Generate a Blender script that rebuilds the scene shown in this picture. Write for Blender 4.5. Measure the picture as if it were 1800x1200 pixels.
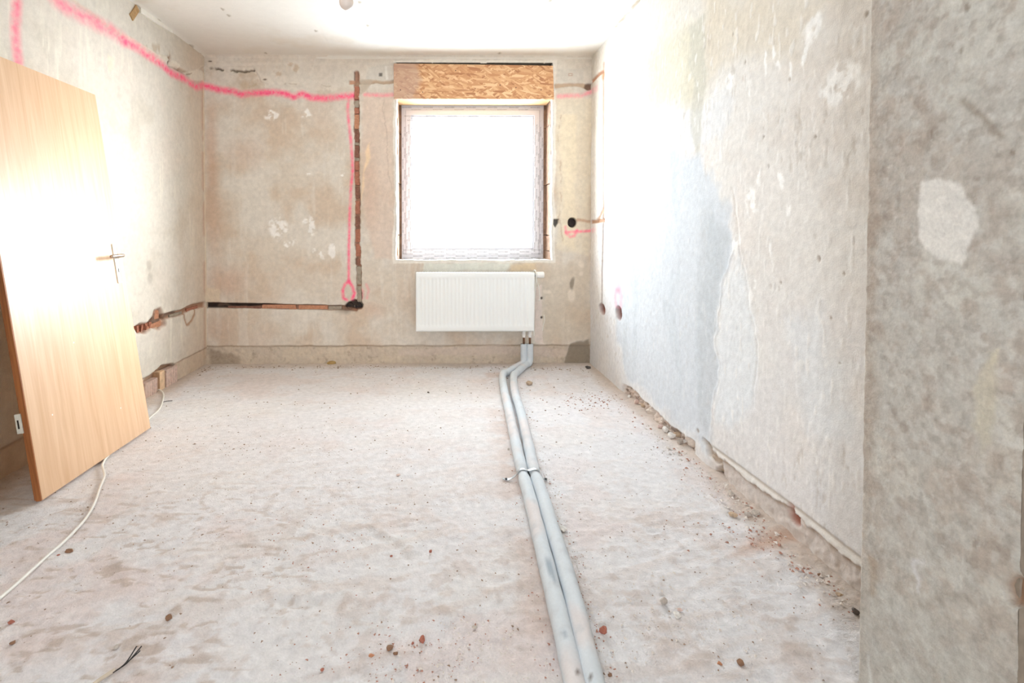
import bpy, bmesh, math, random
import numpy as np
from mathutils import Vector, Matrix

S = bpy.context.scene
COL = S.collection
for _o in list(bpy.data.objects):
    bpy.data.objects.remove(_o)

# ------------------------------------------------------------------ camera, sky, exposure
W, D, H = 3.3908, 4.6609, 2.7097            # room: x 0..W, back wall at y = D, ceiling at H (metres)
JX, JN, JF = 3.124, 0.951, 1.32           # right reveal of the opening the camera looks through
cam = bpy.data.cameras.new('camera')
camo = bpy.data.objects.new('camera', cam)
COL.objects.link(camo)
_m = Matrix([[0.999971, 0.000492, -0.007659], [-0.007668, 0.023281, -0.9997], [-0.000314, 0.999729, 0.023284]]).to_4x4()
_m.translation = (2.0559, 0.0, 1.1629)
camo.matrix_world = _m
cam.sensor_width = 36.0
cam.sensor_fit = 'HORIZONTAL'
cam.lens = 18.5804
cam.shift_x, cam.shift_y = 0.0666, -0.09329
cam.clip_start = 0.02
cam.dof.use_dof = True
cam.dof.focus_distance = 3.6
cam.dof.aperture_fstop = 13.0
S.camera = camo

SKY = 9.9
wd = bpy.data.worlds.new('overcast_sky')
S.world = wd
wd.use_nodes = True
wd.node_tree.nodes['Background'].inputs[0].default_value = (0.83, 0.905, 1.0, 1)
wd.node_tree.nodes['Background'].inputs[1].default_value = SKY
# hazy low sun outside, off to the right of the window
_l = bpy.data.lights.new('hazy_sun', 'SUN')
_l.energy = 9.0
_l.angle = math.radians(42)
_l.color = (1.0, 0.985, 0.97)
_s = bpy.data.objects.new('hazy_sun', _l)
COL.objects.link(_s)
_s.rotation_euler = Vector((-0.87, -0.46, -0.21)).to_track_quat('-Z', 'Y').to_euler()
S.view_settings.view_transform = 'Standard'
S.view_settings.look = 'None'
S.view_settings.exposure = 1.6
S.view_settings.gamma = 1.0
S.view_settings.use_curve_mapping = False
S.cycles.max_bounces = 14
S.cycles.diffuse_bounces = 10
S.cycles.transparent_max_bounces = 12
S.cycles.caustics_reflective = False
S.cycles.caustics_refractive = False
S.cycles.use_denoising = True


def portal(name, loc, rot, sx, sy):
    """tells the sampler where daylight comes in; gives off no light itself"""
    l = bpy.data.lights.new(name, 'AREA')
    l.shape = 'RECTANGLE'
    l.size, l.size_y = sx, sy
    l.cycles.is_portal = True
    o = bpy.data.objects.new(name, l)
    COL.objects.link(o)
    o.location = loc
    o.rotation_euler = rot


# window opening in the back wall
WX0, WX1, WZ0, WZ1 = 1.672, 3.05, 0.925, 2.655
portal('window_daylight', ((1.70 + 3.02) / 2, D + 0.40, (0.93 + 2.33) / 2), (-math.pi / 2, 0, 0), 1.32, 1.4)
# unseen opening added behind the camera to let fill light in
RX0, RX1, RZ0, RZ1, RY = 1.05, 2.0, 0.95, 2.05, -1.7
portal('fill_opening_portal', ((RX0 + RX1) / 2, RY - 0.02, (RZ0 + RZ1) / 2), (math.pi / 2, 0, 0), RX1 - RX0, RZ1 - RZ0)


# ------------------------------------------------------------------ numeric helpers
def lin(c):
    c = np.asarray(c, float) / 255.0
    return np.where(c <= 0.04045, c / 12.92, ((c + 0.055) / 1.055) ** 2.4)


def L4(c):
    return tuple(float(x) for x in lin(c)) + (1.0,)


def _hash(ix, iy, seed):
    h = (ix.astype(np.int64) * 374761393 + iy.astype(np.int64) * 668265263 + seed * 974711) & 0xFFFFFFFF
    h = ((h ^ (h >> 13)) * 1274126177) & 0xFFFFFFFF
    h = ((h ^ (h >> 16)) * 2246822519) & 0xFFFFFFFF
    return ((h ^ (h >> 15)) & 0xFFFFFF) / float(0xFFFFFF)


def vnoise(u, v, seed):
    iu, iv = np.floor(u), np.floor(v)
    fu, fv = u - iu, v - iv
    fu = fu * fu * (3 - 2 * fu)
    fv = fv * fv * (3 - 2 * fv)
    a, b = _hash(iu, iv, seed), _hash(iu + 1, iv, seed)
    c, d = _hash(iu, iv + 1, seed), _hash(iu + 1, iv + 1, seed)
    return (a * (1 - fu) + b * fu) * (1 - fv) + (c * (1 - fu) + d * fu) * fv


def fbm(u, v, size, octv=4, seed=0, gain=0.5):
    """noise of mean 0, roughly -1..1, largest feature `size` metres"""
    t = np.zeros_like(u)
    a, n, f = 1.0, 0.0, 1.0 / size
    for i in range(octv):
        t += a * (vnoise(u * f + 17.3 * i, v * f + 5.1 * i, seed + i) * 2 - 1)
        n += a
        a *= gain
        f *= 2.03
    return t / n * 1.6


def sstep(a, b, x):
    t = np.clip((x - a) / (b - a), 0, 1)
    return t * t * (3 - 2 * t)


def pdist(U, V, pts):
    d = np.full(U.shape, 1e9)
    if len(pts) == 1:
        return np.hypot(U - pts[0][0], V - pts[0][1])
    for (a, b), (c, e) in zip(pts[:-1], pts[1:]):
        du, dv = c - a, e - b
        t = np.clip(((U - a) * du + (V - b) * dv) / (du * du + dv * dv + 1e-12), 0, 1)
        d = np.minimum(d, np.hypot(U - a - t * du, V - b - t * dv))
    return d


def sdpoly(U, V, pts):
    """signed distance to a polygon, negative inside"""
    q = list(pts) + [pts[0]]
    d = pdist(U, V, q)
    ins = np.zeros(U.shape, bool)
    for (a, b), (c, e) in zip(q[:-1], q[1:]):
        if b == e:
            continue
        cr = ((b > V) != (e > V)) & (U < (c - a) * (V - b) / (e - b) + a)
        ins ^= cr
    return np.where(ins, -d, d)


def line(U, V, pts, w, soft=0.004):
    return 1 - sstep(w / 2 - soft, w / 2 + soft, pdist(U, V, pts))


def area(U, V, pts, soft=0.006):
    return 1 - sstep(-soft, soft, sdpoly(U, V, pts))


def spot(U, V, c, ru, rv, soft=0.35):
    r = np.hypot((U - c[0]) / ru, (V - c[1]) / rv)
    return 1 - sstep(1 - soft, 1 + soft, r)


class Paint:
    """albedo (pigment only) of a surface, one colour per vertex"""
    def __init__(s, U, base):
        s.c = np.empty(U.shape + (3,))
        s.c[:] = lin(base)

    def mix(s, mask, col, k=1.0):
        m = np.clip(mask * k, 0, 1)[..., None]
        s.c = s.c * (1 - m) + lin(col) * m

    def mul(s, f):
        s.c *= f[..., None]


# ------------------------------------------------------------------ object helpers
def link(o, parent=None):
    COL.objects.link(o)
    if parent is not None:
        o.parent = parent
    return o


def tag(o, label=None, cat=None, group=None, kind=None):
    if label:
        o['label'] = label
    if cat:
        o['category'] = cat
    if group:
        o['group'] = group
    if kind:
        o['kind'] = kind
    return o


def empty(name, loc=(0, 0, 0), rot=(0, 0, 0), parent=None):
    o = bpy.data.objects.new(name, None)
    o.location = loc
    o.rotation_euler = rot
    o.empty_display_size = 0.05
    return link(o, parent)


def mesh_obj(name, bm, mat, parent=None, smooth=False):
    bmesh.ops.recalc_face_normals(bm, faces=bm.faces)
    me = bpy.data.meshes.new(name)
    bm.to_mesh(me)
    bm.free()
    if smooth:
        for p in me.polygons:
            p.use_smooth = True
    if mat:
        me.materials.append(mat)
    return link(bpy.data.objects.new(name, me), parent)


def box(bm, a, b, bev=0.0):
    x0, y0, z0 = [min(p, q) for p, q in zip(a, b)]
    x1, y1, z1 = [max(p, q) for p, q in zip(a, b)]
    v = [bm.verts.new(p) for p in ((x0, y0, z0), (x1, y0, z0), (x1, y1, z0), (x0, y1, z0),
                                   (x0, y0, z1), (x1, y0, z1), (x1, y1, z1), (x0, y1, z1))]
    fs = [bm.faces.new([v[i] for i in f]) for f in ((0, 3, 2, 1), (4, 5, 6, 7), (0, 1, 5, 4), (1, 2, 6, 5), (2, 3, 7, 6), (3, 0, 4, 7))]
    if bev > 0:
        es = {e for f in fs for e in f.edges}
        bmesh.ops.bevel(bm, geom=list(es), offset=bev, segments=2, affect='EDGES', profile=0.5)
    return v


def box_obj(name, a, b, mat, parent=None, bev=0.0):
    bm = bmesh.new()
    box(bm, a, b, bev)
    return mesh_obj(name, bm, mat, parent)


def cyl(bm, a, b, r, n=20, r2=None):
    a, b = Vector(a), Vector(b)
    ax = (b - a).normalized()
    t = ax.orthogonal().normalized()
    s = ax.cross(t)
    rr = (r, r if r2 is None else r2)
    rings = []
    for p, rad in zip((a, b), rr):
        rings.append([bm.verts.new(p + (t * math.cos(2 * math.pi * i / n) + s * math.sin(2 * math.pi * i / n)) * rad) for i in range(n)])
    for i in range(n):
        j = (i + 1) % n
        bm.faces.new((rings[0][i], rings[0][j], rings[1][j], rings[1][i]))
    bm.faces.new(rings[0][::-1])
    bm.faces.new(rings[1])


def smooth_path(pts, n=8):
    """Catmull-Rom through the points"""
    P = [Vector(p) for p in pts]
    P = [P[0] * 2 - P[1]] + P + [P[-1] * 2 - P[-2]]
    out = []
    for i in range(1, len(P) - 2):
        a, b, c, d = P[i - 1:i + 3]
        for k in range(n):
            t = k / n
            out.append(0.5 * ((2 * b) + (c - a) * t + (2 * a - 5 * b + 4 * c - d) * t * t + (3 * b - a - 3 * c + d) * t ** 3))
    out.append(P[-2])
    return out


def tube(bm, path, r, n=12, cap=True):
    rings = []
    up = None
    for i, p in enumerate(path):
        d = (path[min(i + 1, len(path) - 1)] - path[max(i - 1, 0)]).normalized()
        if up is None:
            up = d.orthogonal().normalized()
        up = (up - d * up.dot(d)).normalized()
        s = d.cross(up)
        rad = r(i / (len(path) - 1)) if callable(r) else r
        rings.append([bm.verts.new(p + (up * math.cos(2 * math.pi * k / n) + s * math.sin(2 * math.pi * k / n)) * rad) for k in range(n)])
    for a, b in zip(rings[:-1], rings[1:]):
        for k in range(n):
            j = (k + 1) % n
            bm.faces.new((a[k], a[j], b[j], b[k]))
    if cap:
        bm.faces.new(rings[0][::-1])
        bm.faces.new(rings[-1])


# ------------------------------------------------------------------ materials
def new_mat(name):
    m = bpy.data.materials.new(name)
    m.use_nodes = True
    nt = m.node_tree
    return m, nt, nt.nodes['Principled BSDF']


def node(nt, typ, **kw):
    n = nt.nodes.new(typ)
    for k, v in kw.items():
        setattr(n, k, v)
    return n


def simple(name, col, rough=0.6, metal=0.0, var=0.0, scale=20.0, bump=0.0, spec=None):
    m, nt, b = new_mat(name)
    b.inputs['Base Color'].default_value = L4(col)
    b.inputs['Roughness'].default_value = rough
    b.inputs['Metallic'].default_value = metal
    if spec is not None:
        b.inputs['Specular IOR Level'].default_value = spec
    if var or bump:
        tc = node(nt, 'ShaderNodeTexCoord')
        nz = node(nt, 'ShaderNodeTexNoise')
        nz.inputs['Scale'].default_value = scale
        nz.inputs['Detail'].default_value = 6
        nt.links.new(tc.outputs['Object'], nz.inputs['Vector'])
        if var:
            mr = node(nt, 'ShaderNodeMapRange')
            mr.inputs['From Min'].default_value = 0.3
            mr.inputs['From Max'].default_value = 0.7
            mr.inputs['To Min'].default_value = 1 - var
            mr.inputs['To Max'].default_value = 1 + var * 0.6
            nt.links.new(nz.outputs['Fac'], mr.inputs['Value'])
            mx = node(nt, 'ShaderNodeMix', data_type='RGBA', blend_type='MULTIPLY')
            mx.inputs['Factor'].default_value = 1
            mx.inputs['A'].default_value = L4(col)
            nt.links.new(mr.outputs['Result'], mx.inputs['B'])
            nt.links.new(mx.outputs['Result'], b.inputs['Base Color'])
        if bump:
            bp = node(nt, 'ShaderNodeBump')
            bp.inputs['Strength'].default_value = 1.0
            bp.inputs['Distance'].default_value = bump
            nt.links.new(nz.outputs['Fac'], bp.inputs['Height'])
            nt.links.new(bp.outputs['Normal'], b.inputs['Normal'])
    return m


def plaster_mat(name, grain=0.10, gscale=170.0, bump=0.0012, rough=0.92):
    """pigment from the 'Col' attribute, times fine procedural grain, plus fine relief"""
    m, nt, b = new_mat(name)
    at = node(nt, 'ShaderNodeAttribute', attribute_name='Col')
    tc = node(nt, 'ShaderNodeTexCoord')
    n1 = node(nt, 'ShaderNodeTexNoise')
    n1.inputs['Scale'].default_value = gscale
    n1.inputs['Detail'].default_value = 5
    n1.inputs['Roughness'].default_value = 0.65
    n2 = node(nt, 'ShaderNodeTexNoise')
    n2.inputs['Scale'].default_value = gscale * 0.2
    n2.inputs['Detail'].default_value = 6
    n2.inputs['Roughness'].default_value = 0.6
    for n in (n1, n2):
        nt.links.new(tc.outputs['Object'], n.inputs['Vector'])
    ad = node(nt, 'ShaderNodeMath', operation='ADD')
    nt.links.new(n1.outputs['Fac'], ad.inputs[0])
    nt.links.new(n2.outputs['Fac'], ad.inputs[1])
    mr = node(nt, 'ShaderNodeMapRange')
    mr.inputs['From Min'].default_value = 0.65
    mr.inputs['From Max'].default_value = 1.35
    mr.inputs['To Min'].default_value = 1 - grain * 1.3
    mr.inputs['To Max'].default_value = 1 + grain * 0.8
    nt.links.new(ad.outputs[0], mr.inputs['Value'])
    mx = node(nt, 'ShaderNodeMix', data_type='RGBA', blend_type='MULTIPLY')
    mx.inputs['Factor'].default_value = 1
    nt.links.new(at.outputs['Color'], mx.inputs['A'])
    nt.links.new(mr.outputs['Result'], mx.inputs['B'])
    nt.links.new(mx.outputs['Result'], b.inputs['Base Color'])
    bp = node(nt, 'ShaderNodeBump')
    bp.inputs['Strength'].default_value = 1.0
    bp.inputs['Distance'].default_value = bump
    nt.links.new(ad.outputs[0], bp.inputs['Height'])
    nt.links.new(bp.outputs['Normal'], b.inputs['Normal'])
    b.inputs['Roughness'].default_value = rough
    b.inputs['Specular IOR Level'].default_value = 0.2
    return m


M = {}
M['plaster'] = plaster_mat('weathered_plaster', 0.085, 170, 0.0012)
M['plaster_rough'] = plaster_mat('rough_plaster', 0.16, 120, 0.0030)
M['screed'] = plaster_mat('dusty_screed', 0.12, 150, 0.0050)
M['ceiling'] = plaster_mat('ceiling_paint', 0.03, 90, 0.0005)
M['sleeve'] = plaster_mat('dusty_pipe_sleeve', 0.05, 90, 0.0010, 0.8)
M['masonry'] = simple('grey_masonry', (150, 138, 124), 0.95, var=0.25, scale=30, bump=0.003)
M['hall'] = simple('hall_plaster', (196, 186, 172), 0.95, var=0.08, scale=6)
M['white_plaster'] = simple('fresh_white_plaster', (228, 224, 216), 0.9, var=0.10, scale=40, bump=0.003)
M['brick_red'] = simple('red_brick', (170, 112, 90), 0.95, var=0.25, scale=60, bump=0.002)
M['brick_dark'] = simple('dark_red_brick', (136, 94, 78), 0.95, var=0.3, scale=60, bump=0.002)
M['brick_orange'] = simple('orange_brick', (188, 134, 104), 0.95, var=0.2, scale=60, bump=0.002)
M['mortar'] = simple('grey_mortar', (160, 148, 132), 0.95, var=0.2, scale=50, bump=0.002)
M['hollow_brick'] = simple('ribbed_hollow_brick', (216, 192, 180), 0.95, var=0.18, scale=50, bump=0.0015)
M['tan_brick'] = simple('tan_mortar_block', (224, 194, 160), 0.95, var=0.2, scale=30, bump=0.002)
M['block'] = simple('window_reveal_block', (152, 124, 104), 0.95, var=0.3, scale=25, bump=0.004)
M['dark'] = simple('black_plastic_box', (66, 54, 49), 0.8, var=0.3, scale=60)
M['pvc'] = simple('white_pvc_profile', (220, 220, 226), 0.4)
M['print'] = simple('grey_film_print', (84, 84, 92), 0.6)
M['gasket'] = simple('grey_gasket', (110, 110, 116), 0.6)
M['rad'] = simple('white_radiator_enamel', (238, 240, 238), 0.35)
M['rad_dark'] = simple('radiator_inner_steel', (190, 190, 188), 0.5)
M['plastic'] = simple('white_plastic', (236, 234, 230), 0.4)
M['copper'] = simple('aged_copper', (120, 84, 62), 0.45, metal=0.6, var=0.2, scale=40)
M['insul'] = simple('dusty_grey_pipe_insulation', (204, 211, 215), 0.85, var=0.10, scale=16, bump=0.002)
M['strap'] = simple('galvanised_strap', (188, 192, 194), 0.45, metal=0.7, var=0.2, scale=60)
M['cable'] = simple('white_cable_sheath', (232, 230, 222), 0.5, var=0.05, scale=20)
M['sheath'] = simple('beige_cable_sheath', (206, 192, 172), 0.6, var=0.1, scale=30)
M['black_core'] = simple('black_wire_core', (30, 28, 30), 0.5)
M['metal'] = simple('brushed_aluminium', (190, 176, 164), 0.35, metal=0.85)
M['white_metal'] = simple('white_painted_metal', (226, 226, 218), 0.5, var=0.12, scale=60)
M['slot'] = simple('dark_slot', (40, 36, 34), 0.8)
M['strip'] = simple('white_batten_paint', (232, 228, 218), 0.7, var=0.08, scale=20)
M['tape'] = simple('brown_wood_stub', (178, 142, 96), 0.8, var=0.2, scale=60)
M['cap'] = simple('pale_plastic_cap', (224, 212, 204), 0.5)


def wood_mat(name, c1, c2, axis_scale, rough, coat=0.0, wave=14.0, spec=0.5):
    m, nt, b = new_mat(name)
    tc = node(nt, 'ShaderNodeTexCoord')
    mp = node(nt, 'ShaderNodeMapping')
    mp.inputs['Scale'].default_value = axis_scale
    nt.links.new(tc.outputs['Object'], mp.inputs['Vector'])
    n1 = node(nt, 'ShaderNodeTexNoise')
    n1.inputs['Scale'].default_value = 1.0
    n1.inputs['Detail'].default_value = 7
    n1.inputs['Roughness'].default_value = 0.62
    n1.inputs['Distortion'].default_value = 0.6
    nt.links.new(mp.outputs['Vector'], n1.inputs['Vector'])
    cr = node(nt, 'ShaderNodeValToRGB')
    cr.color_ramp.elements[0].position = 0.30
    cr.color_ramp.elements[0].color = L4(c1)
    cr.color_ramp.elements[1].position = 0.68
    cr.color_ramp.elements[1].color = L4(c2)
    nt.links.new(n1.outputs['Fac'], cr.inputs['Fac'])
    nt.links.new(cr.outputs['Color'], b.inputs['Base Color'])
    b.inputs['Roughness'].default_value = rough
    b.inputs['Specular IOR Level'].default_value = spec
    b.inputs['Coat Weight'].default_value = coat
    b.inputs['Coat Roughness'].default_value = 0.25
    return m


M['veneer'] = wood_mat('light_oak_veneer', (206, 165, 126), (224, 190, 156), (8, 34, 1.6), 0.42, 0.25)
M['lipping'] = wood_mat('brown_edge_lipping', (128, 74, 36), (176, 110, 60), (60, 60, 3), 0.5)
M['batten'] = wood_mat('pale_pine_board', (188, 146, 100), (206, 168, 122), (2, 40, 40), 0.7)


def osb_mat():
    m, nt, b = new_mat('oriented_strand_board')
    tc = node(nt, 'ShaderNodeTexCoord')
    cols = []
    for i, (rot, sc) in enumerate(((0.62, (15, 1, 64)), (-0.55, (13, 1, 70)), (0.08, (12, 1, 60)))):
        mp = node(nt, 'ShaderNodeMapping', vector_type='TEXTURE')
        mp.inputs['Rotation'].default_value = (0, rot, 0)
        mp.inputs['Scale'].default_value = tuple(1 / q for q in sc)
        mp.inputs['Location'].default_value = (i * 3.1, 0, i * 1.7)
        nt.links.new(tc.outputs['Object'], mp.inputs['Vector'])
        vo = node(nt, 'ShaderNodeTexVoronoi', feature='F1')
        vo.inputs['Scale'].default_value = 1.0
        nt.links.new(mp.outputs['Vector'], vo.inputs['Vector'])
        sp = node(nt, 'ShaderNodeSeparateColor')
        nt.links.new(vo.outputs['Color'], sp.inputs['Color'])
        cols.append(sp)
    lay = node(nt, 'ShaderNodeMix', data_type='FLOAT')
    gt = node(nt, 'ShaderNodeMath', operation='GREATER_THAN')
    gt.inputs[1].default_value = 0.55
    nt.links.new(cols[0].outputs[1], gt.inputs[0])
    nt.links.new(gt.outputs[0], lay.inputs['Factor'])
    nt.links.new(cols[0].outputs[0], lay.inputs['A'])
    nt.links.new(cols[1].outputs[0], lay.inputs['B'])
    lay2 = node(nt, 'ShaderNodeMix', data_type='FLOAT')
    gt2 = node(nt, 'ShaderNodeMath', operation='GREATER_THAN')
    gt2.inputs[1].default_value = 0.66
    nt.links.new(cols[2].outputs[1], gt2.inputs[0])
    nt.links.new(gt2.outputs[0], lay2.inputs['Factor'])
    nt.links.new(lay.outputs[0], lay2.inputs['A'])
    nt.links.new(cols[2].outputs[0], lay2.inputs['B'])
    cr = node(nt, 'ShaderNodeValToRGB')
    e = cr.color_ramp.elements
    e[0].position, e[0].color = 0.0, L4((172, 118, 80))
    e[1].position, e[1].color = 1.0, L4((230, 194, 150))
    k = e.new(0.2)
    k.color = L4((194, 140, 98))
    k = e.new(0.65)
    k.color = L4((212, 164, 120))
    nt.links.new(lay2.outputs[0], cr.inputs['Fac'])
    # dusty grey left end of the board
    sx = node(nt, 'ShaderNodeSeparateXYZ')
    nt.links.new(tc.outputs['Object'], sx.inputs[0])
    nz = node(nt, 'ShaderNodeTexNoise')
    nz.inputs['Scale'].default_value = 9
    nt.links.new(tc.outputs['Object'], nz.inputs['Vector'])
    m1 = node(nt, 'ShaderNodeMath', operation='MULTIPLY_ADD')
    m1.inputs[1].default_value = 0.16
    nt.links.new(nz.outputs['Fac'], m1.inputs[0])
    nt.links.new(sx.outputs['X'], m1.inputs[2])
    mr = node(nt, 'ShaderNodeMapRange')
    mr.inputs['From Min'].default_value = 0.27
    mr.inputs['From Max'].default_value = 0.33
    mr.inputs['To Min'].default_value = 0.62
    mr.inputs['To Max'].default_value = 0.0
    nt.links.new(m1.outputs[0], mr.inputs['Value'])
    mx = node(nt, 'ShaderNodeMix', data_type='RGBA')
    mx.inputs['B'].default_value = L4((186, 158, 142))
    nt.links.new(mr.outputs['Result'], mx.inputs['Factor'])
    nt.links.new(cr.outputs['Color'], mx.inputs['A'])
    nt.links.new(mx.outputs['Result'], b.inputs['Base Color'])
    b.inputs['Roughness'].default_value = 0.7
    return m


M['osb'] = osb_mat()


def glass_mat():
    m, nt, b = new_mat('window_glass')
    nt.nodes.remove(b)
    tr = node(nt, 'ShaderNodeBsdfTransparent')
    tr.inputs[0].default_value = (0.95, 0.965, 0.96, 1)
    gl = node(nt, 'ShaderNodeBsdfGlossy')
    gl.inputs['Roughness'].default_value = 0.02
    lw = node(nt, 'ShaderNodeLayerWeight')
    lw.inputs['Blend'].default_value = 0.5
    pw = node(nt, 'ShaderNodeMath', operation='POWER')
    pw.inputs[1].default_value = 5.0
    nt.links.new(lw.outputs['Facing'], pw.inputs[0])
    fr = node(nt, 'ShaderNodeMath', operation='MULTIPLY_ADD')
    fr.inputs[1].default_value = 0.8
    fr.inputs[2].default_value = 0.03
    nt.links.new(pw.outputs[0], fr.inputs[0])
    mx = node(nt, 'ShaderNodeMixShader')
    nt.links.new(fr.outputs[0], mx.inputs[0])
    nt.links.new(tr.outputs[0], mx.inputs[1])
    nt.links.new(gl.outputs[0], mx.inputs[2])
    nt.links.new(mx.outputs[0], nt.nodes['Material Output'].inputs[0])
    return m


M['glass'] = glass_mat()


# ------------------------------------------------------------------ relief surfaces
def relief(name, org, ua, va, na, u0, u1, v0, v1, step, func, mat, hole=None, parent=None):
    """a wall, floor or ceiling face as a fine grid: func(U, V) -> (height along the normal, albedo)"""
    nu, nv = int(round((u1 - u0) / step)) + 1, int(round((v1 - v0) / step)) + 1
    u, v = np.linspace(u0, u1, nu), np.linspace(v0, v1, nv)
    U, V = np.meshgrid(u, v, indexing='ij')
    h, col = func(U, V)
    org, ua, va, na = [np.array(q, float) for q in (org, ua, va, na)]
    P = org + U[..., None] * ua + V[..., None] * va + h[..., None] * na
    idx = np.arange(nu * nv).reshape(nu, nv)
    q = np.stack([idx[:-1, :-1], idx[1:, :-1], idx[1:, 1:], idx[:-1, 1:]], -1)
    if np.dot(np.cross(ua, va), na) < 0:
        q = q[..., ::-1]
    q = q.reshape(-1, 4)
    if hole is not None:
        cu, cv = (U[:-1, :-1] + U[1:, 1:]) / 2, (V[:-1, :-1] + V[1:, 1:]) / 2
        q = q[~hole(cu, cv).reshape(-1)]
    me = bpy.data.meshes.new(name)
    me.vertices.add(nu * nv)
    me.vertices.foreach_set('co', P.reshape(-1).astype(np.float32))
    nf = len(q)
    me.loops.add(nf * 4)
    me.loops.foreach_set('vertex_index', q.reshape(-1).astype(np.int32))
    me.polygons.add(nf)
    me.polygons.foreach_set('loop_start', np.arange(0, nf * 4, 4, dtype=np.int32))
    me.polygons.foreach_set('loop_total', np.full(nf, 4, dtype=np.int32))
    me.polygons.foreach_set('use_smooth', np.ones(nf, bool))
    at = me.attributes.new('Col', 'FLOAT_COLOR', 'POINT')
    rgba = np.ones((nu * nv, 4), np.float32)
    rgba[:, :3] = np.clip(col.reshape(-1, 3), 0, 0.95)
    at.data.foreach_set('color', rgba.reshape(-1))
    me.update()
    me.validate()
    me.materials.append(mat)
    return link(bpy.data.objects.new(name, me), parent)


PINK = (255, 104, 142)
rnd = random.Random(7)

# ---- back wall --------------------------------------------------------------------------
def jag(t, seed, amp=0.007):
    z = np.zeros_like(t)
    return fbm(t, z + 3.7, 0.09, 4, seed) * amp


def open_box(U, V, g=0.0):
    """negative inside the ragged window opening of the back wall"""
    l = WX0 + jag(V, 11) - g
    r = WX1 + jag(V, 12) + g
    b = WZ0 + jag(U, 13, 0.005) - g
    t = WZ1 + jag(U, 14, 0.004) + g
    # the shutter box pocket is as wide as the opening
    return np.maximum(np.maximum(l - U, U - r), np.maximum(b - V, V - t))


CHV = [(1.330, 2.568), (1.328, 2.063), (1.331, 1.565), (1.334, 1.115), (1.343, 0.714), (1.347, 0.512)]      # vertical chase
CHH = [(-0.030, 0.534), (0.285, 0.529), (0.785, 0.518), (1.186, 0.507), (1.312, 0.502)]                  # horizontal chase
CHR = [(3.065, 2.457), (3.190, 2.467), (3.405, 2.458)]
CHL = [(1.330, 2.484), (1.494, 2.489), (1.663, 2.489)]


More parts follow.
